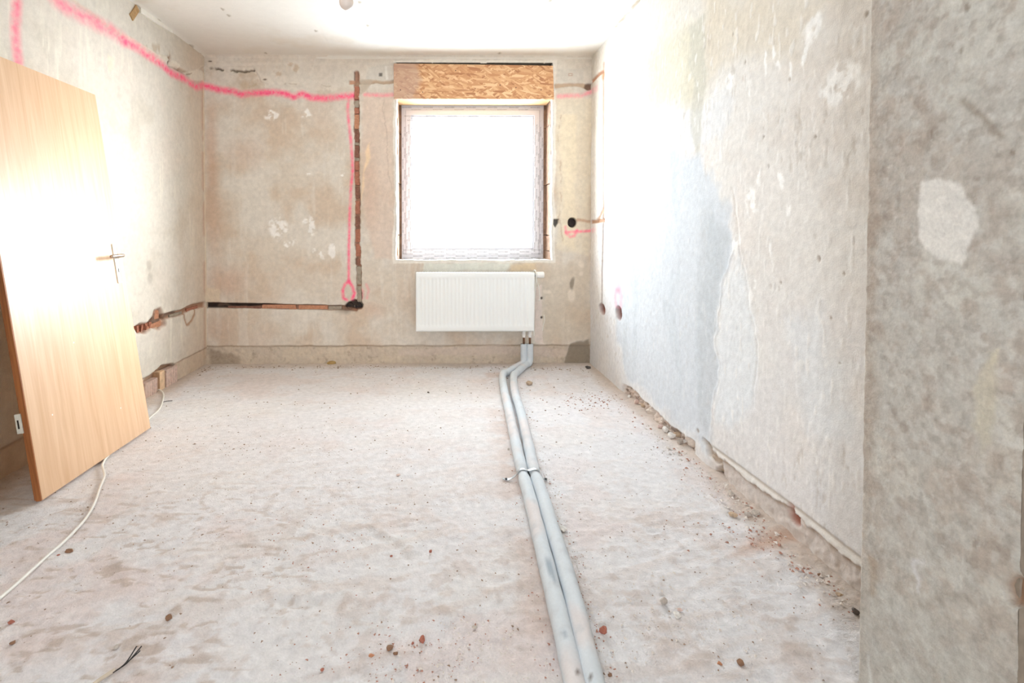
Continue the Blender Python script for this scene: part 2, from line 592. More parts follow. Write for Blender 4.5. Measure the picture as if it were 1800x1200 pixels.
def back_wall(U, V):
    wU = U + fbm(U, V, 0.12, 4, 5) * 0.016
    wV = V + fbm(U, V, 0.12, 4, 6) * 0.016
    big = fbm(U, V, 0.9, 5, 1)
    med = fbm(U, V, 0.22, 5, 2)
    streak = fbm(U * 5, V * 0.7, 0.25, 4, 3)
    p = Paint(U, (212, 201, 186))
    p.mix(sstep(-0.1, 0.7, med + 0.5 * big), (204, 184, 162), 0.7)
    p.mix(sstep(0.0, 0.7, -med + 0.4 * fbm(U, V, 0.4, 4, 8)), (218, 211, 200), 0.8)
    p.mix(sstep(0.2, 0.8, fbm(U, V, 0.5, 4, 9)), (208, 188, 168), 0.5)
    p.mix(sstep(0.25, 0.7, streak), (222, 215, 204), 0.45)
    # paler upper band and pale area right of the chase
    top = sstep(-0.02, 0.02, wV - 2.46 - 0.03 * np.sin(U * 3))
    p.mix(top, (218, 211, 200), 0.65)
    p.mix(area(wU, wV, [(1.394, 2.385), (1.653, 2.385), (1.649, 0.940), (1.489, 0.940), (1.390, 1.315), (1.373, 1.963)], 0.02), (218, 198, 182), 0.7)
    p.mix(area(wU, wV, [(3.070, 2.363), (3.401, 2.364), (3.379, 0.964), (3.097, 1.014)], 0.02), (224, 212, 190), 0.7)
    p.mix(area(wU, wV, [(3.116, 2.214), (3.251, 2.214), (3.258, 1.014), (3.147, 1.064)], 0.02), (230, 216, 190), 0.7)
    # orange-brown stains
    for c, ru, rv, k in (((0.187, 0.740), .16, .12, .6), ((0.059, 1.863), .05, .35, .55), ((0.067, 1.216), .07, .3, .35), ((0.347, 1.863), .16, .12, .3),
                         ((0.280, 0.009), .3, .08, .35), ((1.441, 1.565), .07, .35, .3), ((1.462, 0.487), .1, .06, .4), ((0.108, 0.312), .1, .1, .3)):
        p.mix(spot(wU, wV, c, ru, rv, 0.8), (196, 152, 120), k * .8)
    # old white paint flakes
    for c, ru, rv in (((0.625, 1.216), .075, .115), ((0.855, 1.291), .035, .03), ((0.935, 1.215), .04, .11), ((0.989, 0.990), .035, .04), ((0.754, 1.065), .05, .03),
                      ((1.109, 1.015), .045, .05), ((0.918, 1.700), .02, .02), ((0.588, 2.196), .05, .04), ((0.886, 2.211), .05, .045), ((1.192, 1.700), .02, .02)):
        p.mix(spot(wU + 1.6 * (wU - U), wV + 1.6 * (wV - V), c, ru, rv, 0.25) * sstep(-.5, .1, fbm(U, V, .035, 3, 81)), (240, 236, 230), 0.95)
    p.mix(area(wU, wV, [(1.407, 1.889), (1.443, 1.964), (1.442, 1.839), (1.392, 1.690), (1.391, 1.565), (1.361, 1.465)], 0.012), (238, 212, 178), 0.9)
    p.mix(area(wU, wV, [(-0.053, 0.690), (0.106, 0.675), (0.115, 0.554), (-0.040, 0.554)], 0.015), (218, 200, 176), 0.9)
    # washed strip under the sill
    p.mix(area(wU, wV, [(1.900, 0.909), (2.694, 0.909), (2.619, 0.828), (1.900, 0.824)], 0.015), (226, 228, 218), 0.8)
    p.mix(area(wU, wV, [(2.669, 0.899), (2.896, 0.898), (2.896, 0.833), (2.669, 0.833)], 0.02), (228, 206, 168), 0.6)
    # mottled grey zone right of the radiator
    p.mix(area(wU, wV, [(2.971, 0.863), (3.380, 0.888), (3.384, 0.205), (2.974, 0.206)], 0.05), (206, 192, 172), 0.6)
    for c, ru, rv in (((3.230, 0.611), .035, .055), ((3.309, 0.883), .03, .03), ((3.299, 0.802), .02, .02), ((2.997, 0.651), .035, .02)):
        p.mix(spot(wU, wV, c, ru, rv, 0.3), (224, 212, 196), 0.9)
    p.mix(spot(wU, wV, (3.229, 0.712), .02, .05, 0.4), (120, 108, 94), 0.7)
    # pale filler band where the pipe riser went, beside the radiator
    fil = area(U + jag(V, 31, .004), V, [(2.901, 0.687), (2.957, 0.712), (2.969, 0.145), (2.898, 0.206)], 0.005)
    p.mix(fil, (226, 212, 202), 0.9)
    p.mix(spot(wU, wV, (2.964, 0.171), .035, .03, .3), (230, 218, 206), 0.8)
    # grey filler squares at the lintel ends
    for q in ([(1.420, 2.617), (1.624, 2.647), (1.624, 2.509), (1.395, 2.499)], [(3.079, 2.601), (3.314, 2.601), (3.315, 2.482), (3.080, 2.482)]):
        p.mix(area(wU, wV, q, 0.01), (208, 202, 192), 0.8)
    p.mix(area(U, V, [(1.524, 2.568), (1.554, 2.568), (1.554, 2.538), (1.524, 2.538)], 0.004), (80, 74, 70), 0.8)
    p.mix(line(U, V, [(3.189, 2.566), (3.219, 2.567), (3.219, 2.547), (3.189, 2.547), (3.189, 2.566)], .006, .003), (170, 110, 80), 0.6)
    p.mix(line(U, V, [(1.584, 2.618), (1.594, 2.519)], 0.02, 0.006), (232, 228, 220), 0.8)
    # relief
    h = 0.0025 * big + 0.0014 * med + 0.0010 * fbm(U, V, 0.05, 4, 4) + 0.0012 * streak
    h += 0.010 * sstep(H - 0.085, H - 0.06, V + 0.01 * fbm(U, V, .3, 3, 77))        # cornice band
    h += 0.03 * sstep(H - 0.02, H + 0.01, V)                                          # soft cove into the ceiling
    cr1 = [(-0.003, 2.600), (0.067, 2.605), (0.205, 2.590), (0.353, 2.585), (0.438, 2.591)]
    cr2 = [(0.438, 2.591), (0.501, 2.507), (0.541, 2.467), (0.699, 2.463), (0.923, 2.473), (1.096, 2.459)]
    h += 0.007 * area(wU, wV, [(-0.042, 2.599), (0.438, 2.600), (0.511, 2.477), (0.923, 2.473), (0.999, 2.754), (-0.041, 2.752)], 0.004)
    fr = 0.006 * fbm(U, V, 0.018, 3, 43)
    c1 = line(U, V + jag(U, 41, .010) + fr, cr1, 0.016, 0.006) * sstep(-.35, .25, fbm(U, U * 0, .07, 3, 44))
    c2 = line(U + fr, V + jag(U, 42, .012) + fr, cr2, 0.008, 0.005) * sstep(-.1, .4, fbm(U, V * 0, .06, 3, 45))
    h -= 0.02 * c1 + 0.006 * c2
    brk = area(U + fr * 3, V + fr * 3, [(0.007, 2.575), (0.428, 2.576), (0.476, 2.457), (0.352, 2.418), (0.204, 2.447), (0.079, 2.417), (-0.004, 2.481)], .012)
    p.mix(brk * sstep(-.1, .4, med), (190, 168, 140), 0.6)
    p.mix(area(U + fr * 3, V + fr * 3, [(0.462, 2.581), (0.700, 2.532), (0.923, 2.508), (1.196, 2.449), (1.146, 2.409), (0.550, 2.428)], .01), (222, 214, 202), .6)
    p.mix(area(U + fr * 3, V + fr * 3, [(0.592, 2.630), (0.800, 2.646), (0.849, 2.557), (0.626, 2.547)], .012) * sstep(-.2, .3, fbm(U, V, .05, 3, 46)), (192, 168, 140), .6)
    p.mix(c1, (112, 96, 78), 0.8)
    p.mix(c2, (166, 146, 118), 0.5)
    for c in (((0.062, 2.659)), ((0.531, 2.507)), ((0.553, 2.739)), ((1.128, 2.730)), ((1.609, 2.706))):
        m = spot(U, V, c, .016, .007, .4)
        h -= 0.004 * m
        p.mix(m, (110, 92, 74), 0.8)
    # ragged plaster edge around the opening, old paint lines beside it
    e = open_box(U, V)
    p.mix(1 - sstep(0.018, 0.03, e + 0.012 * med), (236, 230, 220), 0.85)  # rim lit by the window, put into the colour
    ed = line(wU + fr, wV, [(3.116, 2.214), (3.097, 2.015), (3.123, 1.841), (3.109, 1.566), (3.120, 1.365), (3.126, 1.190), (3.152, 1.089)], 0.012, 0.005)
    ed = ed * sstep(-.3, .3, fbm(U, V, .05, 3, 47))
    h -= 0.003 * ed
    p.mix(ed, (190, 166, 140), 0.6)
    el = line(wU + fr, wV, [(1.573, 2.336), (1.553, 2.237), (1.602, 1.964), (1.611, 1.715), (1.631, 1.565)], 0.008, 0.005)
    p.mix(el, (186, 166, 150), 0.6)
    # base band where the skirting came off: plaster ends, rougher masonry behind
    bz = 0.168 + jag(U, 51, 0.006) + 0.004 * med
    low = 1 - sstep(-0.003, 0.004, V - bz)
    h -= low * (0.011 + 0.003 * fbm(U, V, 0.03, 4, 52))
    p.mix(low, (200, 186, 168), 0.8)
    p.mix(low * sstep(-0.1, 0.5, fbm(U, V, 0.12, 4, 53)), (208, 194, 174), 0.7)
    p.mix(low * sstep(0.3, 0.8, fbm(U, V, 0.05, 5, 54, .65)), (160, 142, 124), 0.5)
    p.mix(line(U, V + jag(U, 55, .004), [(0, 0.168), (W, 0.175)], 0.014, 0.006), (150, 124, 98), 0.5)
    p.mix(area(wU, wV, [(1.688, 0.082), (3.202, 0.079), (3.202, 0.145), (2.444, 0.167), (1.688, 0.128)], .01), (212, 196, 184), 0.55)
    p.mix(area(wU, wV, [(3.152, -0.048), (3.222, 0.180), (3.384, 0.216), (3.395, -0.049)], .01), (140, 128, 112), 0.85)
    p.mix(area(wU, wV, [(0.016, 0.151), (0.281, 0.085), (0.280, -0.016), (0.014, -0.031)], .02), (132, 112, 92), 0.5)
    # chases
    cv = line(U + jag(V, 61, .005) + .004 * fbm(U * 0, V, .02, 2, 63), V, CHV, 0.042, 0.004)
    ch = line(U, V + jag(U, 62, .004), CHH, 0.044, 0.004)
    h -= 0.026 * np.maximum(cv, ch)
    p.mix(cv, (176, 132, 108), 0.9)
    p.mix(ch, (150, 104, 80), 0.9)
    dk = area(U, V, [(-0.040, 0.554), (0.385, 0.549), (0.665, 0.543), (0.385, 0.519), (0.185, 0.509), (-0.040, 0.509)], 0.006)
    h -= 0.02 * dk
    p.mix(dk, (58, 48, 42), 0.95)
    p.mix(line(wU, wV, [(0.085, 0.524), (0.335, 0.514)], .02, .006), (120, 100, 84), 0.7)
    for q, wd_ in ((CHR, .032), (CHL, .026)):
        m = line(wU, wV, q, wd_, 0.006)
        h -= 0.010 * m
        p.mix(m, (188, 164, 140), 0.9)
    m = spot(wU, wV, (3.380, 2.458), .04, .022, .3)
    h -= 0.02 * m
    p.mix(m, (120, 88, 72), 0.8)
    m = area(wU, wV, [(1.355, 2.518), (1.469, 2.499), (1.419, 2.434), (1.364, 2.380)], .01)
    p.mix(m, (196, 182, 164), 0.9)
    m = area(U, V, [(1.266, 2.503), (1.315, 2.503), (1.315, 2.469), (1.265, 2.469)], .005)
    h -= 0.012 * m
    p.mix(m, (196, 150, 122), 0.9)
    for a, b_ in (((1.311, 2.578), (1.310, 2.508)), ((1.340, 2.578), (1.340, 2.508))):
        p.mix(line(U, V, [a, b_], .006, .003), (90, 76, 66), 0.8)
    # box holes
    m = area(wU, wV, [(1.216, 0.512), (1.247, 0.558), (1.297, 0.578), (1.347, 0.563), (1.372, 0.532), (1.367, 0.502), (1.337, 0.487), (1.262, 0.497)], 0.008)
    h -= 0.045 * m
    p.mix(m, (70, 56, 48), 0.95)
    p.mix(spot(wU, wV, (1.216, 0.482), .055, .03, .9), (120, 104, 90), 0.6)
    m = spot(U, V, (3.226, 1.260), .037, .043, .12)
    h -= 0.05 * m
    p.mix(m, (64, 50, 46), 0.95)
    m = area(U, V, [(3.060, 1.290), (3.105, 1.290), (3.100, 1.255), (3.076, 1.215), (3.060, 1.245)], .006)
    h -= 0.03 * m
    p.mix(m, (92, 88, 84), 0.95)
    m = line(wU, wV, [(3.266, 1.275), (3.412, 1.260)], .022, .006)
    h -= 0.006 * m
    p.mix(m, (196, 164, 138), 0.8)
    for c in ((2.957, 0.591), (2.958, 0.419)):
        m = spot(U, V, c, .009, .011, .3)
        h -= 0.012 * m
        p.mix(m, (50, 40, 36), 0.9)
    # pink marker spray
    nz = 0.85 + 0.30 * fbm(U, V, 0.06, 4, 71) + 0.25 * fbm(U, V, 0.014, 2, 72)
    for q, w_, k in (([(-0.019, 2.457), (0.045, 2.442), (0.129, 2.417), (0.253, 2.403), (0.327, 2.378), (0.426, 2.388), (0.600, 2.398), (0.699, 2.384), (0.773, 2.359), (0.848, 2.384), (0.922, 2.354), (1.046, 2.345), (1.170, 2.360), (1.305, 2.370)], .052, 1.0),
                     ([(1.260, 2.350), (1.250, 2.261), (1.259, 2.137), (1.273, 2.013), (1.283, 1.889), (1.292, 1.715)], .026, .75),
                     ([(1.292, 1.715), (1.276, 1.565), (1.265, 1.365), (1.260, 1.215), (1.254, 1.015), (1.253, 0.864), (1.253, 0.739)], .024, .8),
                     ([(1.253, 0.744), (1.217, 0.714), (1.197, 0.653), (1.207, 0.593), (1.237, 0.578)], .026, 1.0), ([(1.253, 0.744), (1.288, 0.688), (1.302, 0.638), (1.282, 0.583)], .028, .95),
                     ([(1.348, 0.683), (1.373, 0.653), (1.367, 0.593)], .03, .35), ([(1.408, 0.714), (1.428, 0.663), (1.413, 0.593)], .022, .4),
                     ([(1.404, 2.380), (1.544, 2.375), (1.663, 2.380)], .032, .55), ([(3.100, 2.368), (3.300, 2.373), (3.400, 2.413)], .036, .5),
                     ([(3.166, 1.220), (3.171, 1.165), (3.207, 1.135), (3.247, 1.145), (3.267, 1.190)], .024, .7), ([(3.171, 1.175), (3.297, 1.180), (3.413, 1.190)], .022, .7)):
        d = pdist(U, V, q)
        p.mix((1 - sstep(0, w_ * 0.95, d)) * nz, PINK, k)
    p.mul(1 + 0.05 * fbm(U, V, 0.025, 3, 80))
    return h, p.c


wall_back = relief('wall_back', (0, D, 0), (1, 0, 0), (0, 0, 1), (0, -1, 0), -0.03, W + 0.03, -0.03, H + 0.03, 0.006, back_wall, M['plaster'],
                   hole=lambda u, v: open_box(u, v) < 0)
tag(wall_back, 'weathered plaster end wall with pink spray lines around the window', 'wall', kind='structure')
bm = bmesh.new()
for a, b_ in (((-0.3, D + 0.055, -0.2), (WX0 - 0.045, D + 0.3, H + 0.2)), ((WX1 + 0.045, D + 0.055, -0.2), (W + 0.3, D + 0.3, H + 0.2)),
              ((WX0 - 0.045, D + 0.055, -0.2), (WX1 + 0.045, D + 0.3, WZ0 - 0.03)), ((WX0 - 0.045, D + 0.055, WZ1 + 0.03), (WX1 + 0.045, D + 0.3, H + 0.2))):
    box(bm, a, b_)
box(bm, (WX0 - 0.045, D + 0.24, 2.425), (WX1 + 0.045, D + 0.34, H + 0.2))
box(bm, (WX0 - 0.06, D + 0.05, WZ1 + 0.005), (WX1 + 0.06, D + 0.24, WZ1 + 0.03))
mesh_obj('masonry', bm, M['masonry'], wall_back)
box_obj('shade_slab', (-0.3, D + 0.30, 2.72), (W + 0.3, D + 1.35, 2.90), M['masonry'], wall_back)  # unseen overhang, added to keep high sky light off the floor below


def reveal_strip(name, side):
    """plaster return of the opening: ragged outer edge, splay, then straight into the wall"""
    bm = bmesh.new()
    n = 170
    t0, t1 = (WZ0 - 0.01, WZ1) if side in 'lr' else (WX0 - 0.01, WX1 + 0.01)
    T = np.linspace(t0, t1, n)
    prof = ((-0.010, 0.0015), (-0.002, -0.003), (0.006, 0.012), (0.009, 0.025), (0.009, 0.045), (-0.004, 0.052), (-0.05, 0.052))
    rag = fbm(T, T * 0 + 1.3, 0.04, 4, {'l': 91, 'r': 92, 'b': 93}[side]) * 0.004
    rows = []
    for (off, dep) in prof:
        if side == 'l':
            base = WX0 + jag(T, 11)
        elif side == 'r':
            base = WX1 + jag(T, 12)
        else:
            base = WZ0 + jag(T, 13, 0.005)
        k = 1 if 0.01 < dep < 0.08 else 0.4
        o = off * (0.5 if side == 'b' else 1)
        if side == 'l':
            rows.append([bm.verts.new((base[i] + o + rag[i] * k, D + dep, T[i])) for i in range(n)])
        elif side == 'r':
            rows.append([bm.verts.new((base[i] - o - rag[i] * k, D + dep, T[i])) for i in range(n)])
        else:
            rows.append([bm.verts.new((T[i], D + dep * (3.0 if dep > 0.03 else 1), base[i] + o * 0.6 + rag[i] * k)) for i in range(n)])
    for a, b_ in zip(rows[:-1], rows[1:]):
        for i in range(n - 1):
            f = (a[i], a[i + 1], b_[i + 1], b_[i])
            bm.faces.new(f)
    return mesh_obj(name, bm, M['white_plaster'], wall_back, smooth=True)


for sd in 'lrb':
    reveal_strip('reveal_plaster', sd)


def rough_block(name, a, b, mat, parent, seed, amp=0.004, bev=0.004):
    """a masonry piece with slightly uneven faces"""
    bm = bmesh.new()
    box(bm, a, b)
    r = random.Random(seed)
    bmesh.ops.subdivide_edges(bm, edges=bm.edges[:], cuts=1, use_grid_fill=True)
    for v in bm.verts:
        v.co += Vector((r.uniform(-amp, amp), r.uniform(-amp, amp), r.uniform(-amp, amp)))
    o = mesh_obj(name, bm, mat, parent)
    return o


# blocks of the outer leaf seen in the reveals, with dark recessed joints between
zl = [WZ0 - 0.02] + [(1.674, 1.150)[1], (1.675, 1.619)[1], (1.676, 2.081)[1]] + [2.36]
for i in range(4):
    rough_block('brick', (WX0 - 0.04, D + 0.055, zl[i] + 0.004), (WX0 + 0.012, D + 0.28, zl[i + 1] - 0.004), M['block'], wall_back, 100 + i, 0.003)
zr = [WZ0 - 0.02] + [(3.047, 1.008)[1], (3.046, 1.149)[1], (3.044, 1.609)[1], (3.042, 2.135)[1]] + [2.36]
for i in range(5):
    rough_block('brick', (WX1 - 0.010, D + 0.055, zr[i] + 0.004), (WX1 + 0.04, D + 0.28, zr[i + 1] - 0.004), M['block'], wall_back, 120 + i, 0.005)
# brick shoulders beside the frame
for i in range(4):
    rough_block('brick', (WX0 - 0.02, D + 0.255, zl[i] + 0.004), (WX0 + 0.06, D + 0.32, zl[i + 1] - 0.004), M['block'], wall_back, 140 + i, 0.003)
for i in range(5):
    rough_block('brick', (WX1 - 0.045, D + 0.255, zr[i] + 0.004), (WX1 + 0.02, D + 0.32, zr[i + 1] - 0.004), M['block'], wall_back, 160 + i, 0.004)

bm = bmesh.new()
box(bm, (WX0 - 0.05, D + 0.322, 0.5), (WX0 + 0.055, D + 0.36, 2.6))
box(bm, (WX1 - 0.04, D + 0.322, 0.5), (WX1 + 0.05, D + 0.36, 2.6))
mesh_obj('mortar_bed', bm, M['mortar'], wall_back)
# bricks bared in the vertical chase
for i, (za, zb, mk) in enumerate((((1.329, 2.340)[1], (1.330, 2.449)[1], 'brick_red'), ((1.329, 2.216)[1], (1.329, 2.266)[1], 'brick_red'), ((1.328, 2.083)[1], (1.329, 2.207)[1], 'brick_orange'),
                                  ((1.333, 1.968)[1], (1.333, 2.073)[1], 'brick_dark'), ((1.332, 1.834)[1], (1.333, 1.934)[1], 'brick_dark'), ((1.332, 1.720)[1], (1.332, 1.799)[1], 'brick_red'),
                                  ((1.331, 1.590)[1], (1.332, 1.705)[1], 'brick_red'), ((1.331, 1.475)[1], (1.331, 1.575)[1], 'brick_dark'), ((1.335, 1.335)[1], (1.336, 1.450)[1], 'brick_red'),
                                  ((1.335, 1.220)[1], (1.335, 1.315)[1], 'brick_dark'), ((1.334, 1.090)[1], (1.335, 1.200)[1], 'brick_red'), ((1.339, 0.965)[1], (1.339, 1.070)[1], 'brick_red'),
                                  ((1.338, 0.884)[1], (1.339, 0.945)[1], 'brick_dark'))):
    zc = (za + zb) / 2
    xc = float(np.interp(-zc, [-q[1] for q in CHV], [q[0] for q in CHV])) if True else 0
    rough_block('brick', (xc - 0.020, D + 0.009, za), (xc + 0.020, D + 0.05, zb), M[mk], wall_back, 200 + i, 0.002)
for i, (za, zb) in enumerate((((1.329, 2.271)[1], (1.329, 2.330)[1]), ((1.333, 1.939)[1], (1.333, 1.963)[1]), ((1.332, 1.804)[1], (1.332, 1.829)[1]), ((1.343, 0.714)[1], (1.338, 0.874)[1]), ((1.347, 0.563)[1], (1.343, 0.698)[1]))):
    zc = (za + zb) / 2
    xc = float(np.interp(-zc, [-q[1] for q in CHV], [q[0] for q in CHV]))
    rough_block('mortar_bed', (xc - 0.019, D + 0.012, za), (xc + 0.019, D + 0.05, zb), M['mortar'], wall_back, 230 + i, 0.002)
# and in the horizontal one
for i, (xa, xb, zc, hh, mk) in enumerate((((0.185, 0.509)[0], (0.475, 0.508)[0], (0.335, 0.509)[1], .012, 'brick_dark'), ((0.485, 0.518)[0], (0.780, 0.518)[0], (0.635, 0.518)[1], .016, 'brick_orange'),
                                          ((0.810, 0.513)[0], (1.066, 0.513)[0], (0.936, 0.513)[1], .017, 'brick_orange'))):
    rough_block('brick', (xa, D + 0.011, zc - hh), (xb, D + 0.05, zc + hh), M[mk], wall_back, 250 + i, 0.002)
rough_block('brick', ((0.725, 0.488)[0], D + 0.012, (0.735, 0.473)[1]), ((0.785, 0.488)[0], D + 0.05, (0.735, 0.508)[1]), M['brick_orange'], wall_back, 260, 0.003)
rough_block('mortar_bed', ((1.071, 0.513)[0], D + 0.014, (1.136, 0.492)[1]), ((1.186, 0.512)[0], D + 0.05, (1.136, 0.523)[1]), M['mortar'], wall_back, 261, 0.003)


def socket_box(c, parent, r=0.032):
    """open round flush box, seen as a dark cup"""
    bm = bmesh.new()
    n = 20
    rings = []
    for rad, y in ((r, 0.018), (r, 0.052), (r * 0.96, 0.052), (r * 0.96, 0.018)):
        rings.append([bm.verts.new((c[0] + rad * math.cos(2 * math.pi * i / n), D + y, c[1] + rad * math.sin(2 * math.pi * i / n))) for i in range(n)])
    for k in range(4):
        a, b_ = rings[k], rings[(k + 1) % 4]
        for i in range(n):
            bm.faces.new((a[i], a[(i + 1) % n], b_[(i + 1) % n], b_[i]))
    f = [bm.verts.new((v.co.x, D + 0.047, v.co.z)) for v in rings[2]]
    bm.faces.new(f)
    return mesh_obj('socket_box', bm, M['dark'], parent)


socket_box((1.259, 0.522), wall_back, .030)
socket_box((1.334, 0.522), wall_back, .028)
socket_box((3.226, 1.260), wall_back, .034)

# ---- left wall --------------------------------------------------------------------------
def left_wall(U, V):
    wU = U + fbm(U, V, 0.14, 4, 105) * 0.02
    wV = V + fbm(U, V, 0.14, 4, 106) * 0.02
    big = fbm(U, V, 0.9, 5, 101)
    med = fbm(U, V, 0.2, 5, 102)
    drip = fbm(U * 9, V * 0.8, 0.3, 3, 103)
    p = Paint(U, (217, 211, 200))
    p.mix(sstep(0.0, 0.8, med + 0.4 * big), (206, 198, 184), 0.7)
    p.mix(sstep(0.1, 0.8, fbm(U, V, 0.45, 4, 107)), (222, 212, 200), 0.6)
    p.mix(sstep(0.35, 0.6, drip) * sstep(-0.2, 0.3, fbm(U, V, .4, 3, 108)), (228, 222, 208), 0.7)
    p.mix(sstep(-0.02, 0.02, wV - 2.42), (208, 202, 190), 0.6)
    # shade towards the far corner, painted in as a browner tone
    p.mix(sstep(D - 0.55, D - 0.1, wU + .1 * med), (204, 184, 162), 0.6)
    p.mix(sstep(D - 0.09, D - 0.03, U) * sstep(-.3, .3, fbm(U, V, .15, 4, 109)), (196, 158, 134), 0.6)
    p.mix(line(U, V, [(D - 0.012, 0.1), (D - 0.012, 2.55)], 0.022, 0.006), (228, 216, 194), 0.8)
    h = 0.003 * big + 0.0015 * med + 0.0010 * fbm(U, V, 0.05, 4, 104)
    # broken upper render: a ledge stands proud above the pink line, with a pale torn lip
    led = [(3.410, 2.432), (3.514, 2.449), (3.631, 2.446), (3.786, 2.445), (3.845, 2.437), (4.020, 2.486), (4.061, 2.453), (4.192, 2.450), (4.380, 2.466), (4.482, 2.525), (4.644, 2.609)]
    up = led + [(D + 0.1, H + 0.1), (1.0, H + 0.1), (1.0, 2.60)]
    d = sdpoly(U + jag(V, 121, .008), V + jag(U, 122, .008), up)
    h += 0.012 * (1 - sstep(-0.004, 0.004, d + .006 * fbm(U, V, .02, 3, 125)))
    p.mix(area(wU, wV, [(3.700, 2.463), (3.788, 2.525), (4.089, 2.565), (4.070, 2.490), (3.845, 2.449)], .02) * sstep(-.2, .3, fbm(U * 4, V, .12, 3, 126)), (186, 168, 144), .7)
    p.mix(1 - sstep(0.0, 0.012, np.abs(d + 0.008)), (216, 204, 184), 0.7)
    cl = line(U, V + jag(U, 123, .008), [(4.062, 2.505), (4.052, 2.450), (4.191, 2.446), (4.360, 2.461)], 0.026, 0.01)
    h -= 0.012 * cl
    p.mix(cl, (150, 120, 96), 0.6)
    m = spot(U, V, (4.069, 2.455), .03, .02, .4)
    h -= 0.02 * m
    p.mix(m, (110, 82, 66), 0.8)
    cl = line(U, V + jag(U, 124, .006), [(3.534, 2.456), (3.631, 2.446), (3.742, 2.438), (3.845, 2.441)], 0.012, 0.005)
    p.mix(cl, (178, 158, 132), 0.5)
    fz = .008 * fbm(U, V, .03, 3, 127)
    for q in ([(3.477, 2.450), (3.632, 2.461), (3.884, 2.458), (4.020, 2.486), (4.052, 2.450), (3.844, 2.412), (3.631, 2.419), (3.489, 2.425)], [(4.283, 2.451), (4.493, 2.548), (4.632, 2.576), (4.630, 2.487), (4.439, 2.437)], [(4.070, 2.490), (4.193, 2.495), (4.192, 2.454), (4.086, 2.443)]):
        m = area(U + fz, V + fz, q, .008)
        h += .004 * m
        p.mix(m, (228, 221, 206), .8)
    m = line(U + fz, V + fz, [(4.020, 2.491), (4.062, 2.487), (4.078, 2.449), (4.219, 2.449), (4.360, 2.461), (4.513, 2.540)], .014, .006) * sstep(-.4, .2, fbm(U, V, .06, 3, 128))
    h -= .010 * m
    p.mix(m, (140, 112, 90), .75)
    p.mix(area(wU, wV, [(3.320, 2.265), (3.394, 2.265), (3.375, 2.206), (3.329, 2.170)], .012), (226, 216, 196), 0.8)
    # chase towards the far corner
    ch = line(U, V + jag(U, 131, .004), [(3.957, 0.544), (4.200, 0.538), (4.413, 0.553), (4.605, 0.547)], 0.046, 0.006)
    h -= 0.022 * ch
    p.mix(ch, (168, 128, 102), 0.9)
    p.mix(line(wU, wV, [(3.981, 0.545), (4.145, 0.537)], .03, .01), (90, 78, 70), 0.7)
    lp = line(wU, wV, [(4.265, 0.533), (4.264, 0.477), (4.301, 0.416), (4.380, 0.435), (4.442, 0.482), (4.444, 0.544)], 0.022, 0.008)
    h -= 0.005 * lp
    p.mix(lp, (166, 122, 88), 0.75)
    # hacked-out hole with brick behind
    hole = area(wU, wV, [(3.546, 0.548), (3.627, 0.557), (3.711, 0.543), (3.785, 0.571), (3.816, 0.620), (3.910, 0.615), (3.957, 0.548), (3.980, 0.498), (3.906, 0.468), (3.783, 0.506), (3.695, 0.470), (3.584, 0.487)], 0.012)
    h -= hole * (0.03 + 0.016 * fbm(U, V, 0.06, 4, 133))
    p.mix(hole, (156, 112, 90), 0.85)
    p.mix(hole * sstep(0.0, 0.4, fbm(U, V, 0.05, 3, 134)), (206, 176, 152), 0.8)
    p.mix(spot(wU, wV, (3.853, 0.560), .10, .035, .4), (92, 68, 56), 0.8)
    for c in ((3.749, 0.936), (3.747, 0.844)):
        m = spot(wU, wV, c, .03, .035, .5)
        p.mix(m, (176, 168, 156), 0.55)
        h -= 0.003 * m
    # base band, plaster off
    bz = 0.155 + jag(U, 141, 0.007) + 0.004 * med
    low = 1 - sstep(-0.003, 0.005, V - bz)
    h -= low * (0.010 + 0.003 * fbm(U, V, 0.04, 4, 142))
    p.mix(low, (206, 184, 160), 0.6)
    p.mix(line(U, V + jag(U, 143, .004), [(0, 0.157), (D, 0.157)], 0.012, 0.006), (150, 118, 92), 0.55)
    q = [(3.672, 0.144), (3.730, 0.152), (3.852, 0.169), (3.948, 0.174), (4.065, 0.149), (4.134, 0.073), (4.115, 0.020), (3.961, 0.038), (3.863, -0.002), (3.698, 0.008)]
    m = area(wU, wV, q, 0.01)
    h -= 0.035 * m
    p.mix(m, (164, 134, 112), 0.9)
    # pink spray
    nz = 0.85 + 0.30 * fbm(U, V, 0.07, 4, 151) + 0.25 * fbm(U, V, 0.017, 2, 152)
    for q, w_, k in (([(2.613, 2.381), (2.614, 2.299), (2.605, 2.213), (2.600, 2.129), (2.605, 2.063), (2.611, 2.001)], .055, .7),
                     ([(2.804, 2.455), (2.868, 2.410), (2.949, 2.409), (3.064, 2.412), (3.188, 2.416), (3.323, 2.428), (3.470, 2.418)], .075, .62),
                     ([(3.470, 2.418), (3.631, 2.423), (3.785, 2.417), (3.961, 2.413), (4.085, 2.391), (4.282, 2.406), (4.510, 2.400), (4.640, 2.456)], .055, .85)):
        d = pdist(U, V, q)
        p.mix((1 - sstep(0, w_ * 0.95, d)) * nz, PINK, k)
    p.mul(1 + 0.04 * fbm(U, V, 0.03, 3, 160))
    return h, p.c


wall_left = relief('wall_left', (0, 0, 0), (0, 1, 0), (0, 0, 1), (1, 0, 0), 1.3, D + 0.03, -0.03, H + 0.03, 0.0075, left_wall, M['plaster'])
tag(wall_left, 'plaster wall with pink spray line behind the leaning door', 'wall', kind='structure')
box_obj('masonry', (-0.3, 1.0, -0.2), (-0.07, D + 0.3, H + 0.2), M['masonry'], wall_left)

